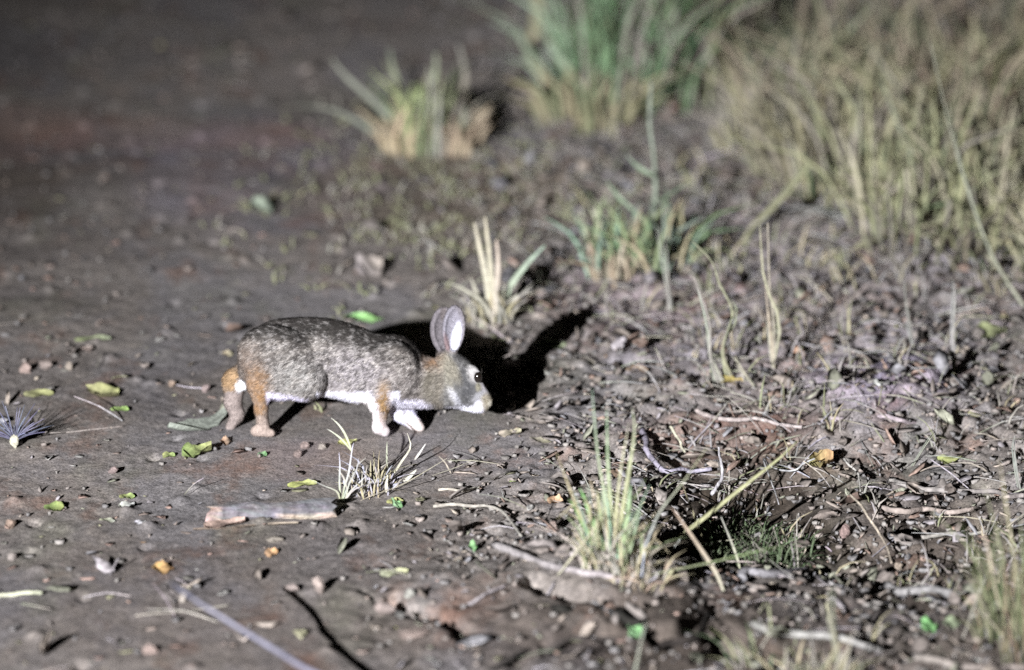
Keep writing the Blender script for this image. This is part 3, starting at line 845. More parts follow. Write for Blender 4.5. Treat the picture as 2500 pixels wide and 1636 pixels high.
# (name, px, py, length px, width mm, angle deg on the ground, curl, colour, colour2, label)
LEAVES = [
    ("fallen_leaf", 888, 781, 104, 24, 4, 0.5, (0.30, 0.72, 0.20), (0.42, 0.90, 0.20), "bright green leaf lying right behind the rabbit's back"),
    ("fallen_leaf", 474, 1040, 165, 26, 62, 1.0, (0.50, 0.56, 0.46), (0.46, 0.50, 0.42), "large pale grey-green curled leaf behind the rabbit's hind foot"),
    ("fallen_leaf", 226, 829, 100, 14, 0, 0.3, (0.32, 0.38, 0.13), (0.30, 0.34, 0.2), "long dull yellow-green leaf on bare soil up left of the rabbit"),
    ("fallen_leaf", 94, 967, 82, 18, 8, 0.4, (0.33, 0.32, 0.13), YEL, "olive yellow leaf just above the spiky bluish seedling"),
    ("fallen_leaf", 258, 968, 50, 42, 60, 0.7, (0.42, 0.38, 0.16), YEL, "crumpled yellow leaf with a limp green stalk, left of the rabbit"),
    ("fallen_leaf", 292, 1004, 52, 12, -25, 0.3, LIME, (0.30, 0.50, 0.08), "narrow lime green leaf touching the crumpled yellow leaf"),
    ("fallen_leaf", 480, 1110, 84, 34, 12, 0.9, LIME, YEL, "arched lime green leaf below the rabbit's hind feet"),
    ("fallen_leaf", 412, 1116, 34, 14, -15, 0.4, YEL, LIME, "small yellow scrap beside the arched lime leaf"),
    ("fallen_leaf", 738, 1188, 82, 15, 3, 0.3, (0.46, 0.50, 0.08), YEL, "long bright yellow leaf above the cut piece of wood"),
    ("fallen_leaf", 132, 1246, 58, 26, -6, 0.6, LIME, (0.36, 0.42, 0.08), "lime yellow crinkled leaf near the left edge, on bare soil"),
    ("fallen_leaf", 310, 1216, 44, 16, 0, 0.4, YEL, LIME, "small yellow leaf directly above a whitish leaf"),
    ("fallen_leaf", 309, 1239, 44, 13, 0, 0.3, (0.55, 0.56, 0.46), WHT, "whitish leaf directly below a small yellow leaf"),
    ("fallen_leaf", 262, 1273, 44, 10, -4, 0.3, (0.44, 0.46, 0.25), PALE, "thin pale yellow sliver left of the cut wood"),
    ("fallen_leaf", 343, 1277, 34, 8, -6, 0.3, (0.60, 0.56, 0.66), WHT, "tiny lavender white petal left of the cut wood"),
    ("fallen_leaf", 397, 1394, 58, 24, 3, 0.5, (0.62, 0.36, 0.06), ORG, "bright orange leaf above the long blurred stalk"),
    ("fallen_leaf", 662, 1355, 36, 18, 8, 0.5, (0.60, 0.34, 0.16), ORG, "small orange leaf on soil below the cut wood"),
    ("fallen_leaf", 1356, 1231, 46, 24, -8, 0.5, (0.75, 0.42, 0.20), (0.80, 0.48, 0.24), "peach orange leaf beside the left of the tall green tuft"),
    ("fallen_leaf", 550, 1083, 30, 20, 0, 0.5, (0.62, 0.34, 0.18), TAN, "small orange scrap below the rabbit's rear foot"),
    ("fallen_leaf", 1785, 948, 66, 22, -42, 0.7, (0.60, 0.48, 0.06), (0.62, 0.40, 0.10), "bright yellow leaf tilted at the foot of the dry stalks"),
    ("fallen_leaf", 2005, 1132, 68, 46, 8, 0.9, (0.50, 0.46, 0.12), (0.58, 0.30, 0.10), "round yellow and rust leaf in the dark hollow on the right"),
    ("fallen_leaf", 2312, 1106, 84, 15, 10, 0.3, (0.44, 0.50, 0.10), YEL, "straight yellow-green leaf lying in the hollow near the right edge"),
    ("fallen_leaf", 2376, 1010, 66, 16, 0, 0.4, (0.50, 0.48, 0.18), STR, "dull yellow leaf near the right edge above the green one"),
    ("fallen_leaf", 2420, 825, 84, 40, 0, 0.8, (0.30, 0.34, 0.12), (0.30, 0.32, 0.14), "blurred olive leaf pair at the right edge"),
    ("fallen_leaf", 962, 1404, 78, 15, 8, 0.5, (0.46, 0.48, 0.30), (0.50, 0.50, 0.22), "curled pale yellow leaf with a white tip, below centre"),
    ("fallen_leaf", 968, 1236, 22, 20, 30, 0.6, (0.30, 0.55, 0.25), GRN, "small fresh green leaf fragment on a shaded stem below centre"),
    ("fallen_leaf", 1154, 1342, 26, 20, 0, 0.5, (0.30, 0.58, 0.22), GRN, "round bright green leaf scrap left of the grey stick"),
    ("fallen_leaf", 1550, 1552, 40, 34, 20, 0.6, (0.24, 0.48, 0.20), GRN, "mid green leaf below the cracked soil ledge"),
    ("fallen_leaf", 2268, 1535, 44, 36, 10, 0.5, (0.22, 0.62, 0.16), (0.20, 0.5, 0.14), "vivid green leaf at lower right among litter"),
    ("fallen_leaf", 2325, 1530, 50, 26, 0, 0.5, (0.30, 0.38, 0.20), (0.3, 0.36, 0.2), "dull grey-green leaf right of the vivid green leaf"),
    ("fallen_leaf", 640, 517, 62, 46, 10, 0.6, (0.34, 0.42, 0.30), (0.30, 0.36, 0.26), "blurred pale green leaf alone on the far path"),
    ("fallen_leaf", 1345, 850, 78, 26, 35, 0.6, (0.34, 0.42, 0.20), (0.38, 0.44, 0.24), "pale green leaf at the end of the ear's shadow"),
    ("fallen_leaf", 1328, 912, 46, 12, -10, 0.3, (0.55, 0.52, 0.36), WHT, "thin whitish leaf at the edge of the head's shadow"),
    ("fallen_leaf", 1555, 905, 60, 22, 10, 0.5, (0.40, 0.27, 0.16), TAN, "tan leaf lying on rough soil right of the shadow"),
    ("fallen_leaf", 640, 1114, 26, 16, 0, 0.4, (0.30, 0.46, 0.26), GRN, "faint green scrap below the rabbit's near hind foot"),
    ("fallen_leaf", 848, 1083, 54, 14, 4, 0.3, (0.50, 0.48, 0.10), YEL, "yellow leaf at the foot of a seedling below the belly"),
    ("fallen_leaf", 964, 1227, 46, 12, 6, 0.3, (0.48, 0.48, 0.12), YEL, "yellow sliver right of the small spiky tuft"),
    ("fallen_leaf", 556, 868, 32, 12, 0, 0.4, (0.58, 0.44, 0.26), STR, "small straw coloured scrap touching the rabbit's rump"),
    ("fallen_leaf", 900, 666, 78, 60, 20, 0.8, (0.40, 0.34, 0.34), (0.44, 0.36, 0.30), "pale pinkish crumpled leaf behind the rabbit"),
    ("fallen_leaf", 2160, 1028, 80, 20, -4, 0.4, (0.42, 0.32, 0.32), (0.44, 0.36, 0.38), "pink-grey strip of peeled bark on the hollow's rim"),
    ("fallen_leaf", 1245, 1062, 62, 18, -6, 0.5, (0.55, 0.44, 0.34), STR, "pale peach dry leaf right of the rabbit's chin"),
    ("fallen_leaf", 1320, 1078, 66, 14, -25, 0.4, (0.52, 0.46, 0.34), STR, "narrow straw leaf right of the peach dry leaf"),
    ("fallen_leaf", 1505, 1162, 60, 22, 12, 0.6, (0.36, 0.22, 0.13), TAN, "brown folded leaf just behind the tall green tuft"),
    ("fallen_leaf", 1950, 880, 40, 34, 10, 0.6, (0.58, 0.26, 0.13), TAN, "rust red leaf scrap right of the dry stalks"),
    ("fallen_leaf", 1945, 305, 66, 90, 0, 0.5, (0.45, 0.36, 0.10), YEL, "blurred ochre leaf at the edge of the tall grass"),
]
for nm, px, py, Lp, wd, ang, curl, c1, c2, lab in LEAVES:
    c = G(px, py); dist = math.hypot(c[1], CAM_H); sc = dist / FPX
    a = math.radians(ang)
    ca, sa = math.cos(a), math.sin(a)
    # length so that the projected extent matches: x*cos, and depth foreshortened
    L = Lp * sc / math.hypot(ca, sa * 0.25)
    mb = MB(); leaf_mesh(mb, c, L * 0.88, wd * 0.001 * 1.2, a, random.uniform(-0.06, 0.10), curl * 0.38, tuple(0.48 * q + 0.20 * sum(c1) / 3 for q in c1), tuple(0.48 * q + 0.20 * sum(c2) / 3 for q in c2), nx=11, wav=0.22, roll=random.uniform(0.1, 0.35))
    o = mb.build(nm, M_LEAF)
    o['label'] = lab; o['category'] = 'leaf'

STONES = [
    (62, 900, 26, 20, PNK, "pink notched stone at far left with a round black shadow"),
    (110, 893, 24, 15, (0.36, 0.26, 0.22), "low brown stone leaning on the pink notched stone"),
    (170, 897, 15, 13, (0.52, 0.40, 0.30), "small peach stone at left, right of the pair"),
    (418, 938, 13, 10, (0.60, 0.38, 0.24), "small orange pebble left of the rabbit"),
    (504, 950, 15, 15, (0.48, 0.32, 0.30), "rose pebble close behind the rabbit's hind leg"),
    (276, 1150, 18, 12, (0.40, 0.26, 0.24), "dull red pebble alone on the path with a black shadow"),
    (368, 1592, 28, 17, PNK, "peach wedge-shaped stone at the lower left"),
    (447, 1462, 16, 16, (0.52, 0.42, 0.34), "beige pebble with a dark notch beside the blurred stalk"),
    (778, 1432, 24, 28, (0.50, 0.36, 0.30), "upright pink stone casting a square black shadow"),
    (712, 1440, 30, 14, (0.44, 0.32, 0.28), "low flat pink stone left of the upright one"),
    (26, 1282, 20, 16, (0.46, 0.28, 0.18), "rusty brown stone at the left edge"),
    (30, 1362, 18, 12, (0.38, 0.30, 0.26), "grey-brown pebble below the rusty stone"),
    (938, 1490, 34, 20, (0.42, 0.30, 0.26), "reddish clod in front of a black hollow below centre"),
    (745, 1088, 17, 12, (0.38, 0.25, 0.22), "red-brown pebble under the belly, upper one"),
    (725, 1110, 20, 12, (0.36, 0.24, 0.21), "red-brown pebble under the belly, lower one"),
    (785, 1092, 15, 9, (0.42, 0.33, 0.27), "beige pebble beside the red-brown pebbles"),
    (672, 1318, 30, 12, (0.36, 0.29, 0.22), "low tan stone under the cut wood"),
    (1350, 1290, 26, 14, (0.48, 0.31, 0.25), "pinkish flat stone left of the tall tuft's foot"),
    (2062, 1278, 17, 22, (0.42, 0.24, 0.21), "reddish stone in the right hollow below the round leaf"),
    (2192, 1384, 16, 16, (0.50, 0.36, 0.24), "orange-brown pebble at the tip of a thin stalk"),
    (1010, 1555, 60, 12, (0.40, 0.27, 0.22), "long reddish soil flake in the lower middle"),
    (1000, 1455, 22, 15, (0.42, 0.40, 0.34), "pale grey pebble above the black hollow"),
    (1120, 1545, 18, 14, (0.44, 0.42, 0.30), "pale yellowish pebble right of the black hollow"),
    (1292, 395, 22, 22, (0.42, 0.40, 0.42), "blurred pale round stone on the far ground"),
]
for k, (px, py, wpx, hpx, col, lab) in enumerate(STONES):
    c = G(px, py + hpx * 0.5); sc = math.hypot(c[1], CAM_H) / FPX
    mb = MB(); rx = wpx * sc * 0.82
    g_ = sum(col) / 3 * 0.9; col = tuple(0.62 * (0.55 * q + 0.45 * g_) for q in col)
    rock_mesh(mb, c + np.array([0, rx * 0.3, 0]), rx, max(rx * 0.8, 0.008), hpx * sc * 0.95, random.uniform(-0.4, 0.4), col, tuple(q * 0.8 for q in col), seed=100 + k)
    o = mb.build("stone", M_STONE, smooth=False)
    o['label'] = lab; o['category'] = 'stone'

# cut piece of wood with bark
c0 = G(520, 1282); c1 = G(815, 1268)
w = thing("wood_piece", (c0 + c1) / 2, "grey piece of broken branch with bark, lying in front of the rabbit", "wood piece")
mb = MB()
r = 0.0120
a = c0 + np.array([0.0, 0.02, r * 0.75]); b = c1 + np.array([0.0, 0.02, r * 0.9])
nseg, kk = 12, 14
V = []; cols = []; F = []
for i in range(nseg + 1):
    t = i / nseg; p = a * (1 - t) + b * t
    rad = r * (0.80 + 0.25 * t + 0.10 * math.sin(t * 9)) * (1 + random.uniform(-0.07, 0.07)); p = p + np.array([0, 0, 0.0015 * math.sin(t * 6)])
    for j in range(kk):
        th = 2 * math.pi * j / kk
        rr = rad * (1 + 0.10 * math.sin(j * 2.4) + random.uniform(-0.05, 0.05))
        off = (0.012 * math.sin(j * 1.7)) if i == 0 else (0.005 * math.sin(j * 2.3) if i == nseg else 0)
        V.append(p + np.array([off, math.cos(th) * rr, math.sin(th) * rr]))
        low = math.sin(th) < -0.05
        if low and t > 0.5: cc = (0.34, 0.27, 0.235)
        elif t < 0.08: cc = (0.30, 0.23, 0.20)
        else: cc = (0.125, 0.118, 0.128)
        cols.append(jit(cc, 0.2))
for i in range(nseg):
    for j in range(kk):
        F.append((i * kk + j, i * kk + (j + 1) % kk, (i + 1) * kk + (j + 1) % kk, (i + 1) * kk + j))
F.append(tuple(reversed(range(kk)))); F.append(tuple(nseg * kk + j for j in range(kk)))
mb.add(V, F, cols); mb.build("wood_core", M_WOOD, w, smooth=False)
mb = MB(); leaf_mesh(mb, G(548, 1284), 0.056, 0.038, 0.12, 0.08, 0.18, (0.34, 0.245, 0.205), (0.30, 0.22, 0.19))
mb.build("splinter", M_WOOD, w, label="pinkish split wood at its left end")
mb = MB(); leaf_mesh(mb, G(600, 1292), 0.14, 0.016, 0.03, 0.02, 0.1, (0.28, 0.22, 0.18), (0.24, 0.20, 0.16))
mb.build("bark_strip", M_WOOD, w)

# sticks, roots, stalks and dark shadow-line stand-ins, lying or arching: (name, pixel points, heights above ground m, r0 mm, r1 mm, colour, label, cat)
LAV = (0.30, 0.27, 0.33); GRY = (0.30, 0.28, 0.28); DRY = (0.36, 0.33, 0.24); OLV = (0.30, 0.32, 0.17)
STICKS = [
    ("stick", [(1215, 1332), (1330, 1372), (1440, 1400), (1510, 1412)], [.006, .008, .008, .004], 5.5, 4.5, (0.34, 0.31, 0.31), "pale grey stick running into the tall tuft's base from the left", "stick"),
    ("stick", [(1290, 1322), (1370, 1342), (1450, 1362)], [.006, .010, .010], 5, 4, (0.26, 0.23, 0.22), "darker stick lying behind the pale grey stick", "stick"),
    ("root", [(1574, 1052), (1578, 1093), (1603, 1131), (1636, 1152), (1690, 1152), (1730, 1140)], [.012, .014, .012, .012, .012, .012], 4.6, 3, LAV, "lavender-grey curved root around a black hollow", "root"),
    ("twig", [(1693, 1004), (1770, 1020), (1850, 1026), (1955, 1038)], [.005, .008, .006, .006], 3.8, 2.6, (0.44, 0.38, 0.36), "whitish twig on the near edge of the litter", "twig"),
    ("stick", [(2030, 1020), (2120, 1026), (2200, 1020), (2270, 1040)], [.006, .008, .008, .004], 4.2, 3.2, (0.40, 0.33, 0.36), "pinkish lavender stick at the hollow's far rim", "stick"),
    ("stick", [(2187, 1178), (2300, 1196), (2420, 1202), (2500, 1212)], [.010, .012, .012, .010], 4.2, 3.4, (0.26, 0.24, 0.23), "brown-grey stick crossing the hollow, topmost of three", "stick"),
    ("stick", [(2150, 1248), (2260, 1246), (2375, 1246)], [.010, .012, .010], 4.6, 3.6, (0.30, 0.25, 0.23), "reddish straight stick in the hollow, middle of three", "stick"),
    ("stick", [(2245, 1310), (2320, 1304), (2410, 1300)], [.008, .010, .008], 3.2, 2.4, (0.26, 0.24, 0.22), "thin stick in the hollow, lowest of three", "stick"),
    ("stick", [(2165, 1432), (2260, 1442), (2350, 1446), (2440, 1440)], [.008, .010, .010, .010], 7.0, 6.0, (0.23, 0.22, 0.22), "thick grey stick on the hollow's near rim", "stick"),
    ("stick", [(1805, 1400), (1880, 1392), (1970, 1384)], [.010, .012, .010], 6.2, 5, (0.26, 0.25, 0.26), "short grey log end right of the tall tuft", "stick"),
    ("stick", [(2240, 1612), (2360, 1624), (2510, 1634)], [.006, .008, .006], 5.0, 4, (0.30, 0.26, 0.24), "stick at the lower right corner", "stick"),
    ("stick", [(1830, 1530), (1930, 1545), (2050, 1560), (2160, 1590)], [.010, .014, .014, .010], 5.5, 4, (0.30, 0.29, 0.27), "grey-brown stick crossing the lower right litter", "stick"),
    ("twig", [(1060, 1236), (1150, 1234), (1225, 1244), (1270, 1310)], [.004, .008, .012, .004], 2.6, 2.0, (0.34, 0.31, 0.28), "thin bent twig on soil left of the tall tuft", "twig"),
    ("twig", [(1070, 1192), (1130, 1197), (1170, 1192)], [.004, .006, .004], 2.2, 1.6, (0.42, 0.38, 0.33), "short pale twig below the rabbit's chin", "twig"),
    ("twig", [(1862, 1122), (1895, 1146), (1940, 1148), (1985, 1118)], [.015, .02, .02, .03], 1.6, 1.2, (0.40, 0.39, 0.40), "spidery grey twig bending under the round leaf", "twig"),
    ("twig", [(1866, 1126), (1885, 1190), (1903, 1232)], [.022, .018, .006], 1.5, 1.0, (0.38, 0.37, 0.37), "thin twig dropping from the spidery grey twig", "twig"),
    ("twig", [(2060, 1118), (2086, 1150), (2102, 1200)], [.02, .024, .006], 1.8, 1.2, (0.38, 0.36, 0.34), "hooked thin twig right of the round leaf", "twig"),
    ("twig", [(2078, 1205), (2120, 1262), (2150, 1310), (2180, 1372)], [.045, .03, .02, .006], 2.0, 1.5, (0.38, 0.33, 0.27), "straight thin stalk slanting down into the hollow", "twig"),
    ("twig", [(1640, 1045), (1660, 1080), (1672, 1106)], [.02, .014, .005], 2.4, 1.8, (0.46, 0.44, 0.34), "short straw stub leaning over the black hollow", "twig"),
    ("dead_plant", [(1742, 1200), (1760, 1170), (1765, 1120), (1758, 1090)], [.004, .03, .06, .085], 2.8, 1.5, (0.38, 0.36, 0.38), "forked grey dead stem standing behind the long yellow blade", "dead stem"),
    ("fallen_stalk", [(-20, 1452), (50, 1450), (100, 1444)], [.004, .006, .006], 2.8, 2.6, (0.48, 0.47, 0.36), "straight pale straw at the lower left edge", "straw"),
    ("twig", [(330, 1500), (400, 1496), (560, 1478)], [.002, .003, .002], 1.2, 1.0, (0.30, 0.27, 0.24), "very thin stem on bare soil under the blurred stalk", "twig"),
    ("twig", [(0, 1045), (140, 1055), (300, 1040)], [.001, .002, .001], 1.3, 1.0, (0.27, 0.24, 0.22), "faint thin stem right of the spiky seedling", "twig"),
    ("twig", [(430, 940), (470, 946), (500, 948)], [.004, .006, .006], 1.0, 0.9, (0.42, 0.38, 0.42), "fine pale stem ending at the rose pebble", "twig"),
    ("stick", [(1100, 1500), (1150, 1470), (1235, 1430)], [.004, .004, .004], 3.0, 2.0, (0.28, 0.26, 0.27), "short slanted stick in the lower middle", "stick"),
    ("root", [(1320, 1592), (1400, 1560), (1480, 1555), (1560, 1570)], [.010, .016, .014, .004], 3.2, 2.4, (0.06, 0.052, 0.048), "dark arching stand-in for the shadow line across the cracked soil at the bottom", "root"),  # near-black tube laid along a shadow curve to paint its shade
    ("root", [(1305, 1466), (1370, 1482), (1440, 1500), (1500, 1502), (1560, 1516)], [.004, .008, .009, .010, .006], 4.5, 6.5, (0.020, 0.018, 0.016), "black stand-in for the shadow line along the broken soil ledge under the tall tuft", "root"),  # black colour stands in for the shadow line by the ledge
    ("root", [(1610, 1578), (1660, 1572), (1705, 1552), (1728, 1500), (1715, 1480)], [.008, .012, .012, .012, .006], 5.0, 4.0, (0.022, 0.018, 0.016), "black hooked stand-in for the shadow at the right end of the soil ledge", "root"),  # hooked tube, coloured black in place of cast shadow
    ("root", [(1190, 1640), (1260, 1600), (1330, 1585)], [.006, .014, .010], 3.0, 2.6, (0.05, 0.045, 0.042), "second dark arching stand-in for a shadow line at the bottom edge", "root"),  # dark tube painted in where a shadow line runs
]
def gpath(pts, hs):
    """pixel polyline whose points stand hs metres above the ground, at the depth where the ground below is"""
    out = []
    for (px, py), h in zip(pts, hs):
        d = ray(px, py); p = flat(px, py, h)
        for _ in range(4):
            z = gh(p[0], p[1]) + h; p = flat(px, py, z)
        out.append(p)
    return out
for nm, pts, hs, r0, r1, col, lab, cat in STICKS:
    P = gpath(pts, hs)
    P = [p for q in zip(P[:-1], P[1:]) for p in (q[0], q[0] * 0.5 + q[1] * 0.5)] + [P[-1]]
    wb = 0.0007 * r0
    P = [p + np.array([random.gauss(0, wb), random.gauss(0, wb * 2), random.gauss(0, wb * 0.6)]) for p in P]
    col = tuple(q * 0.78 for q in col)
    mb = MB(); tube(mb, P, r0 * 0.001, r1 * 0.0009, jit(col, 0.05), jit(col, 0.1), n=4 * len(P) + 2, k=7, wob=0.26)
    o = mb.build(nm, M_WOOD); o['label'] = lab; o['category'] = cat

# ------------------------------------------------------------------ stalks in the air: base on the ground, the rest at given depth offsets
def air(pts, base=None, lean=0.0, dy=None):
    """pts[0] is the foot (on the ground); later points rise from it; lean = depth change (m) from foot to tip"""
    f = G(*pts[0]) if base is None else np.array(base)
    P = [f]
    n = len(pts) - 1
    for i, (px, py) in enumerate(pts[1:]):
        t = (i + 1) / n
        P.append(at_depth(px, py, f[1] + lean * t))
    return P

# the long blurred stalk at the lower left arches above the ground and throws the black line to its right
g0 = G(985, 1700)
P = [np.array([-0.12, 7.10, gh(-0.12, 7.10)])] + [at_depth(px, py, yy) for px, py, yy in
     ((840, 1690, 7.24), (740, 1630, 7.29), (680, 1592, 7.335), (600, 1543, 7.375), (500, 1480, 7.39), (418, 1424, 7.455))]
mb = MB(); tube(mb, P, 0.0042, 0.0026, (0.17, 0.165, 0.22), (0.16, 0.155, 0.19), n=20, k=7)
o = mb.build("arching_stalk", M_BLADE); o['label'] = "long blurred lavender stalk arching in from the bottom edge"; o['category'] = 'stalk'

AIR = [  # name, pixels foot->tip, lean, r0 mm, r1 mm, col, label
    ("dry_stalk", [(2500, 760), (2425, 640), (2385, 530), (2345, 400), (2300, 250), (2270, 100)], 0.15, 2.6, 1.6, (0.36, 0.36, 0.28), "long thin stalk leaning left in front of the tall grass"),
    ("dry_stalk", [(2300, 545), (2250, 430), (2189, 294), (2150, 200)], 0.10, 2.2, 1.4, (0.34, 0.36, 0.28), "shorter thin stalk left of the longest leaning stalk"),
    ("dry_stalk", [(1803, 600), (1840, 556), (1878, 515), (1962, 408), (1975, 395)], 0.12, 5.5, 4.0, (0.32, 0.32, 0.20), "thick pale bent stem rising to the right before the grass"),
    ("dry_stalk", [(1840, 560), (1878, 520), (1962, 509), (2046, 539), (2110, 560)], 0.05, 3.0, 2.6, (0.36, 0.34, 0.34), "low arching stem springing from the thick bent stem"),
    ("dry_stalk", [(2004, 646), (2060, 620), (2130, 589), (2340, 522), (2400, 515)], 0.10, 4.0, 3.4, (0.34, 0.33, 0.22), "long low stem leaning right under the tall grass"),
    ("dry_stalk", [(1890, 908), (1884, 800), (1878, 694), (1874, 547)], 0.02, 4.2, 2.4, (0.42, 0.38, 0.30), "tall upright dry stalk with a peach foot, rightmost of the dry group"),
    ("dry_stalk", [(1756, 946), (1740, 870), (1727, 778), (1697, 686)], 0.02, 4.0, 2.4, (0.38, 0.36, 0.32), "dry stalk leaning left, leftmost of the dry group"),
    ("dry_stalk", [(1774, 930), (1772, 850), (1778, 760), (1756, 690), (1740, 640), (1693, 580)], 0.06, 4.2, 1.8, (0.36, 0.36, 0.24), "olive stalk between the two dry upright stalks"),
    ("dry_stalk", [(1846, 950), (1815, 900), (1790, 860)], 0.02, 2.6, 1.8, (0.38, 0.36, 0.28), "short slanting prop at the foot of the dry stalks"),
    ("dry_stalk", [(2328, 920), (2330, 800), (2332, 694)], 0.0, 2.6, 1.8, (0.32, 0.30, 0.30), "upright grey stalk at right on the lavender mound"),
    ("dry_stalk", [(2230, 850), (2215, 770), (2205, 690)], 0.0, 2.4, 1.6, (0.30, 0.29, 0.27), "upright dull stalk left of the grey one"),
    ("dry_stalk", [(1960, 260), (1966, 180), (1958, 90), (1950, -20)], 0.05, 6, 4, (0.34, 0.27, 0.22), "blurred brown stalk standing at the top right"),
    ("dry_stalk", [(1640, 776), (1632, 700), (1625, 620), (1610, 560)], 0.02, 3, 1.6, (0.34, 0.34, 0.30), "thin dry stalk standing under the tall green weed"),
    ("dry_stalk", [(2180, 1110), (2196, 1180), (2260, 1090), (2280, 1060)], 0.0, 1.8, 1.2, (0.36, 0.35, 0.30), "bent thin stem by the yellow-green leaf"),
    ("dry_stalk", [(2490, 1180), (2480, 1110), (2474, 1060)], 0.0, 2.2, 1.4, (0.32, 0.31, 0.28), "short grey stalk at the right edge"),
    ("dry_stalk", [(2060, 1600), (2028, 1520), (2022, 1440)], 0.0, 3.2, 2.2, (0.30, 0.30, 0.22), "olive brown stalk standing at the lower right"),
    ("dry_stalk", [(1548, 1640), (1570, 1560), (1574, 1520)], 0.0, 1.8, 1.2, (0.32, 0.32, 0.27), "thin upright stem by the mid green leaf"),
]
for nm, pts, lean, r0, r1, col, lab in AIR:
    P = air(pts, lean=lean)
    col = tuple(q * 0.72 for q in col)
    mb = MB(); wb = 0.0009 * r0
    P = [P[0]] + [p + np.array([random.gauss(0, wb), 0, random.gauss(0, wb)]) for p in P[1:]]
    tube(mb, P, r0 * 0.00052, r1 * 0.00045, col, jit(col, 0.1), n=5 * len(P), k=6, wob=0.2)
    for _ in range(3):
        o_ = np.array([random.gauss(0, 0.0014), random.gauss(0, 0.002), 0]) * r0 * 0.6
        e_ = random.randint(2, len(P)) if len(P) > 2 else 2
        Q = [p + o_ * (0.4 + 0.5 * i) + np.array([random.gauss(0, wb), 0, random.gauss(0, wb)]) for i, p in enumerate(P[:e_])]
        ribbon(mb, Q, r0 * 0.0010, jit(col, 0.2), jit(col, 0.3), n=8, side=np.array([1.0, random.uniform(-.5, .5), 0.1]))
    o = mb.build(nm, M_BLADE); o['label'] = lab; o['category'] = 'stalk'

# ------------------------------------------------------------------ grass tufts
def random_blades(mb, c, n, hmin, hmax, spread, lean, w, cols, curve=0.3, seg=6, depth=1.0, lx=0.0, ly=0.0):
    for _ in range(n):
        a = random.uniform(0, 2 * math.pi); r = spread * math.sqrt(random.random())
        b = np.array([c[0] + r * math.cos(a), c[1] + r * math.sin(a) * depth, 0.0]); b[2] = gh(b[0], b[1]) - 0.002
        h = random.uniform(hmin, hmax); l = random.gauss(0, lean) * h; l2 = random.gauss(0, lean) * h
        d = np.array([l + (b[0] - c[0]) * 0.8 + lx * h, l2 + (b[1] - c[1]) * 0.4 + ly * h, 0])
        tip = b + d + np.array([0, 0, h * (1 - 0.25 * min(1.5, np.hypot(d[0], d[1]) / h))])
        mid = b + d * (0.5 - curve * 0.6) + np.array([0, 0, h * 0.55])
        tip[2] = max(tip[2], gh(tip[0], tip[1]) + 0.004)
        if random.random() < 0.22:
            mid = mid + np.array([0, 0, h * 0.12]); tip = mid + np.array([random.uniform(-.4, .4) * h, random.uniform(-.4, .4) * h, -random.uniform(0.0, 0.35) * h]); tip[2] = max(tip[2], gh(tip[0], tip[1]) + 0.003)
        c0 = random.choice(cols)
        c1 = tuple(q * 1.05 for q in c0)
        ribbon(mb, [b, mid, tip], w * random.uniform(0.6, 1.2), tuple(q * 0.95 for q in jit(c0)), jit(c1), n=seg)

STRAW = (0.34, 0.30, 0.20); DGRN = (0.095, 0.125, 0.070); LGRN = (0.19, 0.225, 0.125); OLIVE = (0.20, 0.205, 0.125); BLUG = (0.20, 0.28, 0.21); GREYD = (0.28, 0.26, 0.23)

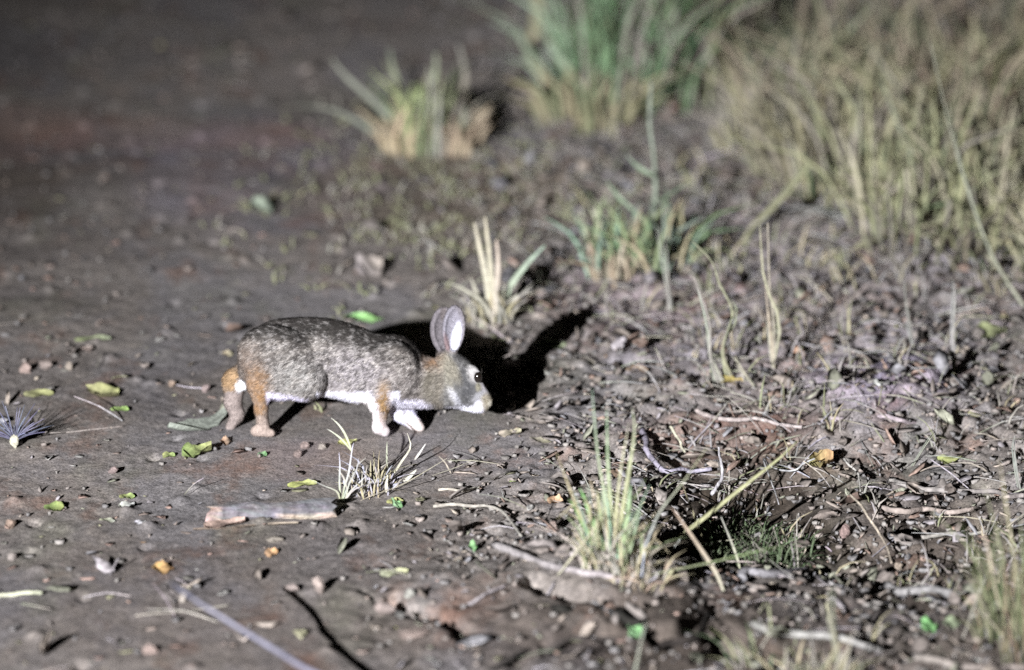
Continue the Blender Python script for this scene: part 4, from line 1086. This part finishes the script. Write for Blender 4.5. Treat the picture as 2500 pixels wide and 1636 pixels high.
# main tuft, lower right of centre
cC = G(1485, 1402)
t = thing("grass_tuft", cC, "tall green and straw grass tuft on a soil ridge, lower right of the rabbit", "grass tuft")
def c6(x, y): return (1250 + x / 2.595, 900 + y / 2.595)
MAIN = [
    ([(610, 1290), (605, 900), (550, 600), (520, 300), (508, 130)], .03, 3.6, (0.34, 0.33, 0.20), BLUG),
    ([(640, 1290), (625, 900), (607, 600), (600, 260)], .02, 5.2, (0.36, 0.34, 0.20), (0.22, 0.32, 0.20)),
    ([(650, 1300), (700, 900), (745, 620), (775, 400), (762, 250)], .03, 5.0, (0.34, 0.34, 0.18), (0.26, 0.28, 0.20)),
    ([(620, 1300), (660, 900), (692, 620), (742, 340)], .02, 3.8, (0.36, 0.36, 0.18), (0.36, 0.34, 0.26)),
    ([(560, 1290), (500, 1100), (420, 900), (350, 720), (280, 530)], .02, 3.4, (0.34, 0.30, 0.18), (0.38, 0.32, 0.20)),
    ([(570, 1290), (480, 1050), (400, 880), (360, 830)], .02, 6.5, (0.16, 0.26, 0.08), (0.16, 0.22, 0.10)),
    ([(590, 1290), (540, 1060), (470, 850), (430, 760)], .04, 6.5, (0.22, 0.28, 0.12), (0.18, 0.36, 0.14)),
    ([(600, 1290), (570, 1000), (545, 820), (535, 760)], .03, 5.0, (0.28, 0.30, 0.14), (0.30, 0.27, 0.18)),
    ([(680, 1300), (720, 1100), (800, 900), (872, 735)], .03, 3.6, (0.28, 0.30, 0.16), BLUG),
    ([(670, 1290), (720, 1000), (745, 800), (740, 620)], .05, 6.0, (0.24, 0.28, 0.14), (0.22, 0.32, 0.20)),
    ([(640, 1290), (590, 900), (570, 700)], .05, 7.0, (0.26, 0.28, 0.15), (0.26, 0.32, 0.24)),
    ([(700, 1300), (770, 1060), (835, 820)], .04, 4.0, (0.26, 0.30, 0.16), BLUG),
    ([(820, 1320), (840, 1150), (870, 1060), (940, 900), (1080, 725), (1240, 490)], .05, 3.0, (0.28, 0.30, 0.38), (0.34, 0.34, 0.20)),
    ([(1240, 1190), (1160, 950), (1080, 740)], .01, 3.4, (0.28, 0.26, 0.16), (0.32, 0.28, 0.18)),
    ([(900, 1190), (1000, 1110), (1200, 960), (1500, 720), (1680, 580), (1812, 455)], .02, 5.6, (0.30, 0.29, 0.17), (0.33, 0.33, 0.18)),
    ([(1340, 1410), (1290, 1290), (1200, 1150), (1090, 990), (1010, 880)], .03, 5.2, (0.38, 0.36, 0.28), (0.34, 0.24, 0.18)),
    ([(810, 1325), (950, 1290), (1150, 1250), (1400, 1195), (1690, 1125)], .02, 3.8, (0.36, 0.34, 0.26), (0.22, 0.30, 0.12)),
    ([(1445, 1270), (1420, 1180), (1370, 1050), (1300, 880)], .02, 3.6, (0.32, 0.32, 0.22), (0.30, 0.29, 0.27)),
    ([(290, 1310), (400, 1170), (500, 1040), (560, 950)], .01, 2.8, (0.38, 0.36, 0.27), (0.36, 0.32, 0.22)),
    ([(430, 1310), (470, 1200), (520, 1060)], .01, 2.8, (0.40, 0.38, 0.30), (0.34, 0.32, 0.24)),
    ([(950, 1230), (1050, 1100), (1120, 1010)], .02, 2.2, (0.26, 0.27, 0.25), (0.30, 0.30, 0.28)),
    ([(850, 1400), (900, 1330), (930, 1280)], .0, 2.6, (0.38, 0.36, 0.40), (0.36, 0.34, 0.36)),
    ([(720, 1400), (760, 1330), (800, 1270)], .0, 3.0, (0.42, 0.36, 0.34), (0.36, 0.33, 0.28)),
]
for pts, lean, wmm, ca_, cb_ in MAIN:
    P = air([c6(*p) for p in pts], lean=lean)
    mb = MB(); ca_ = tuple(q * 0.82 for q in ca_); cb_ = tuple(q * 0.80 for q in cb_); ribbon(mb, P, wmm * 0.001, ca_, cb_, n=12, side=np.array([1.0, -0.25, 0.05]))
    mb.build("blade", M_BLADE, t)
mb = MB()
random_blades(mb, G(1500, 1388), 170, 0.02, 0.085, 0.045, 0.40, 0.0030, [STRAW, STRAW, GREYD, (0.30, 0.27, 0.24), LGRN, (0.40, 0.36, 0.30)], depth=1.6)
random_blades(mb, G(1475, 1392), 34, 0.06, 0.14, 0.024, 0.14, 0.0034, [OLIVE, LGRN, STRAW, BLUG], depth=1.4)
random_blades(mb, G(1560, 1408), 70, 0.01, 0.045, 0.040, 0.8, 0.0026, [STRAW, GREYD, (0.34, 0.26, 0.20)], depth=1.4)
mb.build("base_blades", M_BLADE, t, kind='stuff')

# low dark green plant right of it
t = thing("low_plant", G(1850, 1370), "low dark green mossy plant in the shade of the tall tuft", "plant")
mb = MB()
for px, py in ((1750, 1370), (1830, 1378), (1900, 1372), (1930, 1350), (1860, 1340), (1780, 1320)):
    random_blades(mb, G(px, py), 90, 0.006, 0.038, 0.030, 0.6, 0.0022, [DGRN, (0.07, 0.10, 0.05), (0.10, 0.12, 0.07), (0.14, 0.13, 0.11)], depth=2.2)
mb.build("leaves", M_BLADE, t, kind='stuff')

# small spiky tuft in front of the forefeet
cB = G(838, 1222)
t = thing("grass_tuft", cB, "small spiky silvery tuft in front of the rabbit's front feet", "grass tuft")
def c5(x, y): return (700 + x / 2.4486, 1000 + y / 2.4486)
BL = [
    ([(330, 550), (345, 460), (370, 380), (390, 240), (400, 200)], .03, 2.8, (0.30, 0.32, 0.20), (0.44, 0.42, 0.52)),
    ([(325, 550), (315, 440), (318, 330), (312, 255)], .02, 2.6, (0.30, 0.33, 0.18), (0.40, 0.39, 0.50)),
    ([(320, 550), (300, 490), (220, 455), (130, 412)], -.02, 2.8, (0.38, 0.38, 0.24), (0.42, 0.42, 0.44)),
    ([(340, 550), (380, 490), (450, 420), (480, 390)], .01, 2.6, (0.36, 0.34, 0.26), (0.36, 0.36, 0.42)),
    ([(345, 550), (400, 480), (500, 445), (600, 430)], .0, 2.4, (0.36, 0.33, 0.28), (0.38, 0.35, 0.44)),
    ([(350, 550), (370, 450), (420, 350), (430, 290)], .04, 2.6, (0.32, 0.33, 0.24), (0.36, 0.35, 0.42)),
    ([(330, 555), (350, 480), (330, 400)], .03, 3.0, (0.30, 0.34, 0.20), (0.42, 0.42, 0.55)),
    ([(390, 250), (350, 150), (310, 90), (265, 50)], .0, 3.2, (0.40, 0.42, 0.26), (0.50, 0.50, 0.42)),
    ([(390, 250), (330, 180), (280, 140), (240, 115)], .0, 3.0, (0.38, 0.42, 0.24), (0.46, 0.46, 0.42)),
    ([(440, 545), (520, 510), (640, 470), (760, 410), (960, 290)], .02, 3.0, (0.36, 0.32, 0.26), (0.42, 0.39, 0.30)),
    ([(620, 420), (680, 320), (740, 225), (720, 140)], .01, 3.2, (0.36, 0.34, 0.26), (0.46, 0.44, 0.36)),
    ([(765, 300), (790, 265), (830, 205)], .01, 4.2, (0.42, 0.40, 0.36), (0.66, 0.64, 0.62)),
    ([(600, 500), (595, 450), (605, 390)], .0, 5.0, (0.40, 0.38, 0.30), (0.46, 0.44, 0.38)),
    ([(700, 430), (740, 395), (775, 360)], .0, 6.5, (0.46, 0.44, 0.38), (0.52, 0.50, 0.40)),
    ([(600, 360), (598, 260), (600, 190)], .0, 2.6, (0.28, 0.29, 0.22), (0.30, 0.31, 0.24)),
    ([(870, 395), (1000, 350), (1130, 295)], .0, 2.2, (0.32, 0.30, 0.24), (0.34, 0.32, 0.25)),
]
bfoot = None
for pts, lean, wmm, ca_, cb_ in BL:
    q = [c5(*p) for p in pts]
    if pts[0] == (390, 250):
        P = [at_depth(px, py, cB[1] + 0.03) for px, py in q]
    else: P = air(q, lean=lean)
    mb = MB(); ribbon(mb, P, wmm * 0.001, ca_, cb_, n=9, side=np.array([1.0, -0.3, 0.3]))
    mb.build("blade", M_BLADE, t)
mb = MB(); random_blades(mb, cB + np.array([0.035, 0.05, 0]), 60, 0.012, 0.05, 0.035, 0.6, 0.0026, [GREYD, STRAW, (0.34, 0.33, 0.38)], depth=1.5)
mb.build("base_blades", M_BLADE, t, kind='stuff')

# pale dead tuft behind the rabbit's ears
cA = G(1195, 785)
t = thing("grass_tuft", cA, "pale dead broken tuft standing behind the rabbit's ears", "grass tuft")
for pts, lean, wmm, ca_, cb_ in [
    ([(1196, 785), (1190, 700), (1172, 610), (1158, 545)], .02, 9, (0.42, 0.40, 0.32), (0.40, 0.36, 0.28)),
    ([(1200, 785), (1200, 690), (1192, 600), (1184, 530)], .03, 8, (0.40, 0.38, 0.29), (0.38, 0.34, 0.26)),
    ([(1205, 785), (1212, 700), (1216, 640), (1212, 585)], .02, 8, (0.42, 0.38, 0.32), (0.44, 0.36, 0.30)),
    ([(1192, 785), (1165, 720), (1150, 680)], .0, 7, (0.36, 0.34, 0.27), (0.36, 0.34, 0.28)),
    ([(1215, 770), (1245, 700), (1290, 640), (1330, 600)], .04, 10, (0.34, 0.36, 0.27), (0.28, 0.36, 0.29)),
    ([(1200, 790), (1180, 740), (1120, 700), (1080, 690)], .0, 6, (0.36, 0.34, 0.28), (0.32, 0.31, 0.25)),
    ([(1210, 785), (1240, 740), (1265, 720)], .0, 7, (0.38, 0.36, 0.30), (0.34, 0.33, 0.27))]:
    mb = MB(); ribbon(mb, air(pts, lean=lean), wmm * 0.001, ca_, cb_, n=9, side=np.array([1.0, -0.2, 0.1]), taper=0.3)
    mb.build("blade", M_BLADE, t)
mb = MB(); random_blades(mb, cA, 50, 0.02, 0.07, 0.035, 0.45, 0.005, [STRAW, GREYD, (0.38, 0.36, 0.29)], depth=1.6)
mb.build("base_blades", M_BLADE, t, kind='stuff')

# spiky bluish seedling at the left edge
cS = G(35, 1095)
t = thing("spiky_plant", cS, "spiky bluish-violet rosette of needles at the left edge", "plant")
mbb = MB(); rock_mesh(mbb, cS + np.array([0.0, 0.002, 0.0]), 0.009, 0.008, 0.012, 0, (0.42, 0.40, 0.32), seed=5)
mbb.build("crown", M_STONE, t)
for k in range(46):
    a = math.pi * (k + 0.5) / 46 + random.uniform(-0.16, 0.16)
    L = random.uniform(0.022, 0.062)
    dv = np.array([math.cos(a) * random.uniform(0.8, 1.1), random.uniform(-0.5, 0.6), 0.15 + abs(math.sin(a)) * 0.95]); dv /= np.linalg.norm(dv)
    b0 = cS + np.array([0, 0.004, 0.010])
    e = b0 + dv * L; e[2] = max(e[2], gh(e[0], e[1]) + 0.003)
    mb = MB(); tube(mb, [b0, b0 * 0.5 + e * 0.5 + np.array([0, 0, 0.003]), e], 0.0012, 0.0005, (0.10, 0.10, 0.15), jit((0.19, 0.19, 0.28), 0.4), n=5, k=4)
    mb.build("needle", M_BLADE, t)

# background tuft behind, with drooping leaves to the left
cD = G(1040, 372)
t = thing("grass_tuft", cD, "blurred tuft with straw base and drooping leaves on the far path", "grass tuft")
for pts, lean, wmm, ca_, cb_ in [
    ([(985, 350), (940, 280), (890, 228), (842, 185), (810, 145)], .05, 11, (0.18, 0.20, 0.16), (0.22, 0.22, 0.18)),
    ([(970, 360), (920, 330), (850, 285), (780, 262), (700, 260), (620, 270)], .0, 10, (0.17, 0.20, 0.16), (0.20, 0.18, 0.16)),
    ([(1000, 350), (985, 250), (960, 170), (950, 120)], .1, 10, (0.30, 0.32, 0.20), (0.20, 0.22, 0.17)),
    ([(1020, 350), (1030, 260), (1060, 190), (1065, 130)], .1, 12, (0.28, 0.32, 0.18), (0.30, 0.32, 0.24)),
    ([(1100, 350), (1130, 290), (1170, 250), (1220, 230)], .05, 9, (0.32, 0.28, 0.22), (0.26, 0.25, 0.22)),
    ([(1140, 345), (1130, 280), (1135, 180), (1120, 110)], .1, 12, (0.34, 0.28, 0.20), (0.22, 0.22, 0.2))]:
    mb = MB(); ribbon(mb, air(pts, lean=lean), wmm * 0.001, ca_, cb_, n=12, side=np.array([1.0, -0.3, 0.2]), taper=0.3)
    mb.build("blade", M_BLADE, t)
mb = MB()
for px, n, h0, h1, cols in ((990, 90, .03, .095, [(0.42, 0.34, 0.23), (0.36, 0.30, 0.21)]), (1115, 90, .03, .085, [(0.42, 0.34, 0.25), (0.36, 0.29, 0.22)]), (1030, 60, .07, .17, [LGRN, DGRN, OLIVE, (0.28, 0.33, 0.16)]), (1070, 30, .06, .15, [GREYD, OLIVE])):
    random_blades(mb, G(px, 362), n, h0, h1, 0.040, 0.20, 0.007, cols, depth=2)
mb.build("base_blades", M_BLADE, t, kind='stuff')

# bright green clump at the top
t = thing("grass_tuft", G(1480, 290), "bright green blurred grass clump at the top, right of centre", "grass tuft")
mb = MB()
random_blades(mb, G(1500, 262), 130, .10, .32, 0.085, 0.24, 0.0052, [(0.13, 0.22, 0.12), (0.17, 0.26, 0.15), DGRN, (0.12, 0.18, 0.10), GREYD], depth=2, lx=0.12)
random_blades(mb, G(1440, 285), 110, .04, .12, 0.09, 0.25, 0.009, [(0.30, 0.26, 0.17), (0.27, 0.25, 0.16), OLIVE], depth=1.8)
random_blades(mb, G(1620, 230), 70, .10, .28, 0.10, 0.30, 0.009, [(0.14, 0.20, 0.12), OLIVE, GREYD], depth=2)
random_blades(mb, G(1380, 220), 26, .10, .20, 0.05, 0.5, 0.010, [(0.26, 0.32, 0.24), (0.24, 0.28, 0.20)], depth=1.8, lx=-0.5)
mb.build("base_blades", M_BLADE, t, kind='stuff')
for pts, lean, wmm, ca_, cb_ in [([(1520, 262), (1500, 232), (1480, 195), (1470, 150)], .0, 12, (0.16, 0.32, 0.13), (0.15, 0.28, 0.12)),
                                 ([(1480, 285), (1420, 210), (1370, 150), (1335, 110)], .05, 14, (0.30, 0.32, 0.2), (0.22, 0.30, 0.22)),
                                 ([(1560, 260), (1570, 150), (1640, 50), (1700, -30)], .1, 14, (0.2, 0.3, 0.15), (0.14, 0.28, 0.12)),
                                 ([(1500, 262), (1480, 130), (1500, 20), (1510, -60)], .1, 14, (0.2, 0.3, 0.15), (0.16, 0.34, 0.14)),
                                 ([(1300, 110), (1312, 40), (1308, -40)], .1, 26, (0.34, 0.32, 0.2), (0.34, 0.32, 0.22))]:
    mb = MB(); ribbon(mb, air(pts, lean=lean), wmm * 0.001, ca_, cb_, n=10, side=np.array([1.0, -0.3, 0.2]), taper=0.3)
    mb.build("blade", M_BLADE, t)

# slim green weed
t = thing("weed", G(1592, 650), "slim tall pale green weed right of centre, blurred", "weed")
mb = MB(); tube(mb, air([(1592, 655), (1594, 560), (1600, 470), (1596, 380), (1586, 300), (1590, 200)], lean=0.1), 0.0045, 0.003, (0.20, 0.23, 0.18), (0.21, 0.23, 0.19), n=20, k=6)
mb.build("stem", M_BLADE, t)
for pts, wmm in [([(1596, 560), (1550, 520), (1500, 470), (1480, 440)], 9), ([(1596, 500), (1640, 470), (1690, 440)], 8), ([(1594, 620), (1640, 580), (1676, 540)], 10),
                 ([(1594, 640), (1630, 600), (1650, 580)], 16), ([(1592, 600), (1560, 590), (1530, 540)], 9), ([(1598, 430), (1560, 410), (1530, 380)], 8),
                 ([(1592, 655), (1640, 640), (1690, 632)], 8), ([(1590, 650), (1620, 570), (1625, 470)], 8)]:
    f = at_depth(pts[0][0], pts[0][1], G(1592, 650)[1] + 0.02)
    mb = MB(); ribbon(mb, air(pts, base=f, lean=0.03), wmm * 0.001, (0.18, 0.22, 0.16), (0.17, 0.22, 0.15), n=8, side=np.array([0.3, -0.3, 0.9]))
    mb.build("leaf", M_BLADE, t)

# mid tuft left of the weed
t = thing("grass_tuft", G(1500, 680), "low straw and green tuft at the foot of the slim weed", "grass tuft")
mb = MB()
random_blades(mb, G(1498, 680), 30, .03, .07, 0.03, 0.4, 0.007, [(0.33, 0.27, 0.20), (0.31, 0.27, 0.21)], depth=1.5)
random_blades(mb, G(1480, 660), 40, .05, .13, 0.05, 0.35, 0.006, [LGRN, OLIVE, BLUG, STRAW], depth=2)
random_blades(mb, G(1590, 660), 50, .05, .14, 0.06, 0.35, 0.007, [LGRN, (0.14, 0.20, 0.11), (0.16, 0.20, 0.16), STRAW], depth=2)
mb.build("base_blades", M_BLADE, t, kind='stuff')
for pts in ([(1500, 640), (1470, 560), (1440, 505)], [(1440, 620), (1425, 560), (1418, 510)], [(1470, 600), (1455, 540), (1462, 490)]):
    mb = MB(); ribbon(mb, air(pts, lean=0.03), 0.009, (0.36, 0.36, 0.24), (0.36, 0.37, 0.28), n=8); mb.build("blade", M_BLADE, t)

# tufts making the tall grass on the right: each clump its own thing
THICK = [
    (1990, 420, "leftmost olive clump at the near edge of the tall grass"), (2080, 330, "olive clump behind the leftmost one"),
    (2120, 470, "bright olive clump in front, left of the leaning stalk"), (2200, 300, "yellow-green clump behind the shorter leaning stalk"),
    (2240, 480, "clump where the longest leaning stalk crosses the grass"), (2330, 350, "olive clump in the middle of the tall grass"),
    (2360, 560, "dark green clump at the right front of the tall grass"), (2460, 470, "clump against the right edge, middle height"),
    (2420, 250, "reddish olive clump near the right edge"), (2480, 630, "low dark clump at the right edge"),
    (2130, 180, "far brownish clump at the top right"), (2320, 140, "far dull clump in the top right corner region"),
    (2480, 120, "brown clump in the top right corner"), (2000, 230, "faded clump behind the ochre leaf"),
    (1780, 110, "dull clump near the top between green clump and brown stalk"),
]
for k, (px, py, lab) in enumerate(THICK):
    c = G(px, py); mb = MB()
    if py > 400: cols = [(0.22, 0.205, 0.13), (0.17, 0.18, 0.11), (0.25, 0.23, 0.17), (0.20, 0.20, 0.12), (0.24, 0.22, 0.16), (0.17, 0.155, 0.13)]
    elif py > 220: cols = [(0.17, 0.17, 0.11), (0.21, 0.20, 0.12), (0.24, 0.21, 0.15), (0.14, 0.15, 0.10), (0.21, 0.17, 0.13)]
    else: cols = [(0.17, 0.15, 0.12), (0.15, 0.15, 0.10), (0.18, 0.165, 0.15), (0.19, 0.15, 0.12)]
    for _q in range(5):
        cq = (c[0] + random.uniform(-.12, .12), c[1] + random.uniform(-.25, .25)); kq = random.uniform(0.85, 1.45); two = [tuple(v_ * kq for v_ in random.choice(cols)) for _ in range(2)]
        random_blades(mb, cq, 21, .05, .24 if py < 520 else 0.14, 0.08, 0.30, 0.0060, two, depth=2.0, lx=random.uniform(-.3, .3))
    random_blades(mb, c, 60, .03, .10, 0.12, 0.8, 0.0060, cols + [DGRN], depth=2.2)
    o = mb.build("grass_tuft", M_BLADE, origin=tuple(c)); o['label'] = lab; o['category'] = 'grass tuft'; o['group'] = 'clumps of the tall grass at the right'

# tuft at the lower right edge
t = thing("grass_tuft", G(2475, 1560), "tall olive tuft at the lower right edge", "grass tuft")
for pts, lean, wmm, ca_, cb_ in [
    ([(2470, 1560), (2430, 1440), (2410, 1330), (2370, 1240)], .03, 4, STRAW, (0.36, 0.30, 0.25)),
    ([(2480, 1560), (2450, 1430), (2440, 1330), (2400, 1180)], .03, 4, OLIVE, OLIVE),
    ([(2490, 1560), (2480, 1400), (2460, 1260), (2440, 1120)], .03, 4, OLIVE, STRAW),
    ([(2500, 1560), (2500, 1400), (2490, 1260)], .03, 5, LGRN, OLIVE),
    ([(2460, 1580), (2420, 1520), (2380, 1480)], .0, 3, STRAW, GREYD),
    ([(2350, 1560), (2400, 1420), (2440, 1300)], .02, 3, GREYD, OLIVE)]:
    mb = MB(); ribbon(mb, air(pts, lean=lean), wmm * 0.001, ca_, cb_, n=9, side=np.array([1.0, -0.3, 0.1])); mb.build("blade", M_BLADE, t)
mb = MB(); random_blades(mb, G(2480, 1565), 75, .05, .19, 0.050, 0.20, 0.0026, [(0.14, 0.15, 0.08), (0.12, 0.15, 0.07), (0.18, 0.17, 0.11), (0.22, 0.16, 0.11)], depth=2)
mb.build("base_blades", M_BLADE, t, kind='stuff')

# tuft out at the bottom right corner
t = thing("grass_tuft", G(1960, 1640), "dull olive tuft at the bottom edge, right of the cracked soil", "grass tuft")
mb = MB(); random_blades(mb, G(1900, 1625), 50, .02, .07, 0.06, 0.4, 0.003, [OLIVE, DGRN, GREYD], depth=2); random_blades(mb, G(2000, 1640), 50, .02, .08, 0.05, 0.4, 0.003, [OLIVE, STRAW, GREYD], depth=2)
mb.build("base_blades", M_BLADE, t, kind='stuff')

# ------------------------------------------------------------------ ground cover and litter nobody could count
def scatter(n, accept, box=((120, 2560), (-20, 1660))):
    """points over the seen ground, denser where accept() says so"""
    out = []
    x0 = -1.0; x1 = 1.0
    while len(out) < n:
        y = random.uniform(7.4, 12.4); x = random.uniform(x0, x1)
        if random.random() < accept(x, y): out.append((x, y))
    return out
rm = lambda x, y: _look(RM, x, y)
def away(x, y):      # 0 where the rabbit stands
    return 0.0 if abs(x - RAB[0]) < 0.19 and -0.10 < y - RAB[1] < 0.10 else 1.0

# vectorised litter
def litter(name, pts, size, cols, thick, aspect, tilt=0.35, mat=M_LITTER):
    n = len(pts); pts = np.array(pts); z = ground_h(pts[:, 0], pts[:, 1])
    L = size[0] + (size[1] - size[0]) * rng.random(n) ** 2.2; Wd = L * (aspect[0] + (aspect[1] - aspect[0]) * rng.random(n))
    yaw = rng.uniform(0, 2 * math.pi, n); pit = rng.normal(0, tilt, n); rol = rng.normal(0, tilt, n)
    bx = np.stack([np.cos(yaw) * np.cos(pit), np.sin(yaw) * np.cos(pit), np.sin(pit)], 1)
    up = np.tile(np.array([[0, 0, 1.0]]), (n, 1))
    by = np.cross(up, bx); by /= np.linalg.norm(by, axis=1)[:, None]
    bz = np.cross(bx, by)
    by2 = by * np.cos(rol)[:, None] + bz * np.sin(rol)[:, None]; bz2 = np.cross(bx, by2)
    c = np.stack([pts[:, 0], pts[:, 1], z + L * np.abs(np.sin(pit)) * 0.35 + thick * 0.8 + Wd * np.abs(np.sin(rol)) * 0.35], 1)
    curl = rng.uniform(-0.1, 0.4, n) * Wd
    tmpl = [(-0.5, -0.15, 0.3), (-0.22, -0.45, 1), (0.2, -0.5, 1), (0.5, -0.08, 0.4), (0.26, 0.45, 1), (-0.2, 0.5, 1), (0.02, 0.0, 0.0)]
    V = []
    for (a, b, cu) in tmpl:
        ja = a + rng.uniform(-0.2, 0.2, n); jb = b + rng.uniform(-0.22, 0.22, n)
        V.append(c + bx * (ja * L)[:, None] + by2 * (jb * Wd)[:, None] + bz2 * (cu * curl + thick)[:, None])
    for (a, b, cu) in tmpl[:6]:
        V.append(c + bx * (a * L)[:, None] * 0.96 + by2 * (b * Wd)[:, None] * 0.96 + bz2 * (cu * curl - thick)[:, None])
    V = np.stack(V, 1).reshape(-1, 3)
    f = []
    for i in range(6): f.append((i, (i + 1) % 6, 6))
    for i in range(6):
        f.append((i + 7, (i + 1) % 6 + 7, (i + 1) % 6)); f.append((i + 7, (i + 1) % 6, i))
    f.append((8, 7, 12)); f.append((9, 8, 12)); f.append((9, 12, 11)); f.append((9, 11, 10))
    f = np.array(f)
    F = (np.arange(n)[:, None, None] * 13 + f[None]).reshape(-1, 3)
    pal = np.array(cols); cc = pal[rng.integers(0, len(pal), n)] * rng.uniform(0.65, 1.3, (n, 1))
    cc = np.repeat(cc, 13, axis=0)
    o = bpy.data.objects.new(name, fast_mesh(name, V, F, mat, cc, smooth=False))
    COL.objects.link(o); o['kind'] = 'stuff'
    return o
BRN = [(0.20, 0.17, 0.15), (0.17, 0.15, 0.14), (0.26, 0.22, 0.19), (0.17, 0.165, 0.175), (0.22, 0.20, 0.21), (0.12, 0.10, 0.09), (0.21, 0.15, 0.125), (0.19, 0.19, 0.15), (0.14, 0.12, 0.11)]
def acc_leaf(x, y):
    m = rm(x, y); return (0.006 + m * (0.35 + 0.65 * (float(vnoise(np.array([x * 5]), np.array([y * 3]), 400)[0]) > -0.1))) * away(x, y)
litter("leaf_litter", scatter(3600, acc_leaf), (0.008, 0.040), BRN, 0.0009, (0.18, 0.75), 0.5)
litter("leaf_crumbs", scatter(9000, lambda x, y: (0.010 + 0.9 * rm(x, y)) * away(x, y)), (0.003, 0.014), BRN + [(0.28, 0.24, 0.20)], 0.0004, (0.25, 0.9), 0.35)
litter("soil_crumbs", scatter(9000, lambda x, y: (0.006 + 0.9 * rm(x, y)) * away(x, y)), (0.003, 0.015), [(0.19, 0.175, 0.165), (0.175, 0.165, 0.165), (0.21, 0.18, 0.165)], 0.0022, (0.6, 0.9), 0.15, M_STONE)
litter("flat_leaf_flakes", scatter(900, lambda x, y: (0.8 - 0.5 * rm(x, y)) * away(x, y)), (0.006, 0.026), [(0.24, 0.19, 0.17), (0.21, 0.17, 0.15), (0.27, 0.215, 0.19), (0.19, 0.18, 0.16), (0.24, 0.23, 0.22), (0.26, 0.18, 0.155), (0.22, 0.21, 0.14)], 0.0006, (0.3, 0.8), 0.12, M_LEAF)
litter("bright_leaf_scraps", scatter(220, lambda x, y: (0.25 + 0.75 * rm(x, y)) * away(x, y)), (0.005, 0.018), [(0.26, 0.26, 0.10), (0.22, 0.28, 0.10), (0.26, 0.17, 0.10), (0.28, 0.20, 0.17), (0.38, 0.34, 0.28), (0.32, 0.23, 0.19), (0.4, 0.4, 0.38), (0.28, 0.25, 0.16)], 0.0004, (0.3, 0.8), 0.3)

def twiglets(name, pts, lmin, lmax, w, cols, liftmax, flat_=0.25):
    mb = MB()
    for x, y in pts:
        L = random.uniform(lmin, lmax); a = random.gauss(0, 0.8) + (math.pi if random.random() < .5 else 0)
        dx, dy = math.cos(a) * L, math.sin(a) * L * 1.5
        z0 = gh(x, y); z1 = gh(x + dx, y + dy); l = random.uniform(0, liftmax) * (random.random() < 0.5)
        p0 = np.array([x, y, z0 + 0.002]); p2 = np.array([x + dx, y + dy, z1 + 0.003 + l])
        p1 = (p0 + p2) / 2 + np.array([random.gauss(0, L * .04), random.gauss(0, L * .04), abs(random.gauss(0, L * 0.04)) + 0.002])
        ribbon(mb, [p0, p1, p2], w * random.uniform(0.6, 1.4), jit(random.choice(cols), .25), jit(random.choice(cols), .25), n=5, taper=0.5, side=np.array([random.uniform(-1, 1), random.uniform(-1, 1), 0.8]))
    o = mb.build(name, M_LITTER, origin=(0, 0, 0)); o['kind'] = 'stuff'
twiglets("straw_litter", scatter(2600, lambda x, y: (0.004 + 0.98 * rm(x, y) * (0.35 if (y < 8.45 and x > 0.2) else 1.0) * (0.4 + 0.6 * (x > 0.15))) * away(x, y)), 0.015, 0.09, 0.0017, [(0.25, 0.235, 0.23), (0.27, 0.245, 0.20), (0.21, 0.195, 0.19), (0.28, 0.26, 0.28), (0.20, 0.20, 0.15)], 0.035)

# short standing dead and green stems all over the rough side
mb = MB()
for x, y in scatter(420, lambda x, y: (rm(x, y) > 0.7) * 1.0 * (0.25 + 0.75 * (x > 0.25)) * (0.4 + 0.6 * (y > 8.6))):
    random_blades(mb, (x, y), random.randint(2, 5), 0.015, 0.06, 0.012, 0.5, 0.0026 + 0.0008 * max(0, y - 9), [GREYD, STRAW, OLIVE, (0.26, 0.24, 0.24)], seg=4)
o = mb.build("sparse_grass", M_BLADE, origin=(0, 0, 0)); o['kind'] = 'stuff'
# faint low green growth between the path and the tuft behind the rabbit
mb = MB()
for x, y in scatter(260, lambda x, y: math.exp(-((x + 0.12) / 0.22) ** 2 - ((y - 10.2) / 0.6) ** 2)):
    random_blades(mb, (x, y), 3, 0.008, 0.024, 0.02, 0.6, 0.004, [OLIVE, (0.22, 0.22, 0.14), GREYD], seg=4)
o = mb.build("low_green_growth", M_BLADE, origin=(0, 0, 0)); o['kind'] = 'stuff'

for o in _roots:
    if '_o' in o: del o['_o']
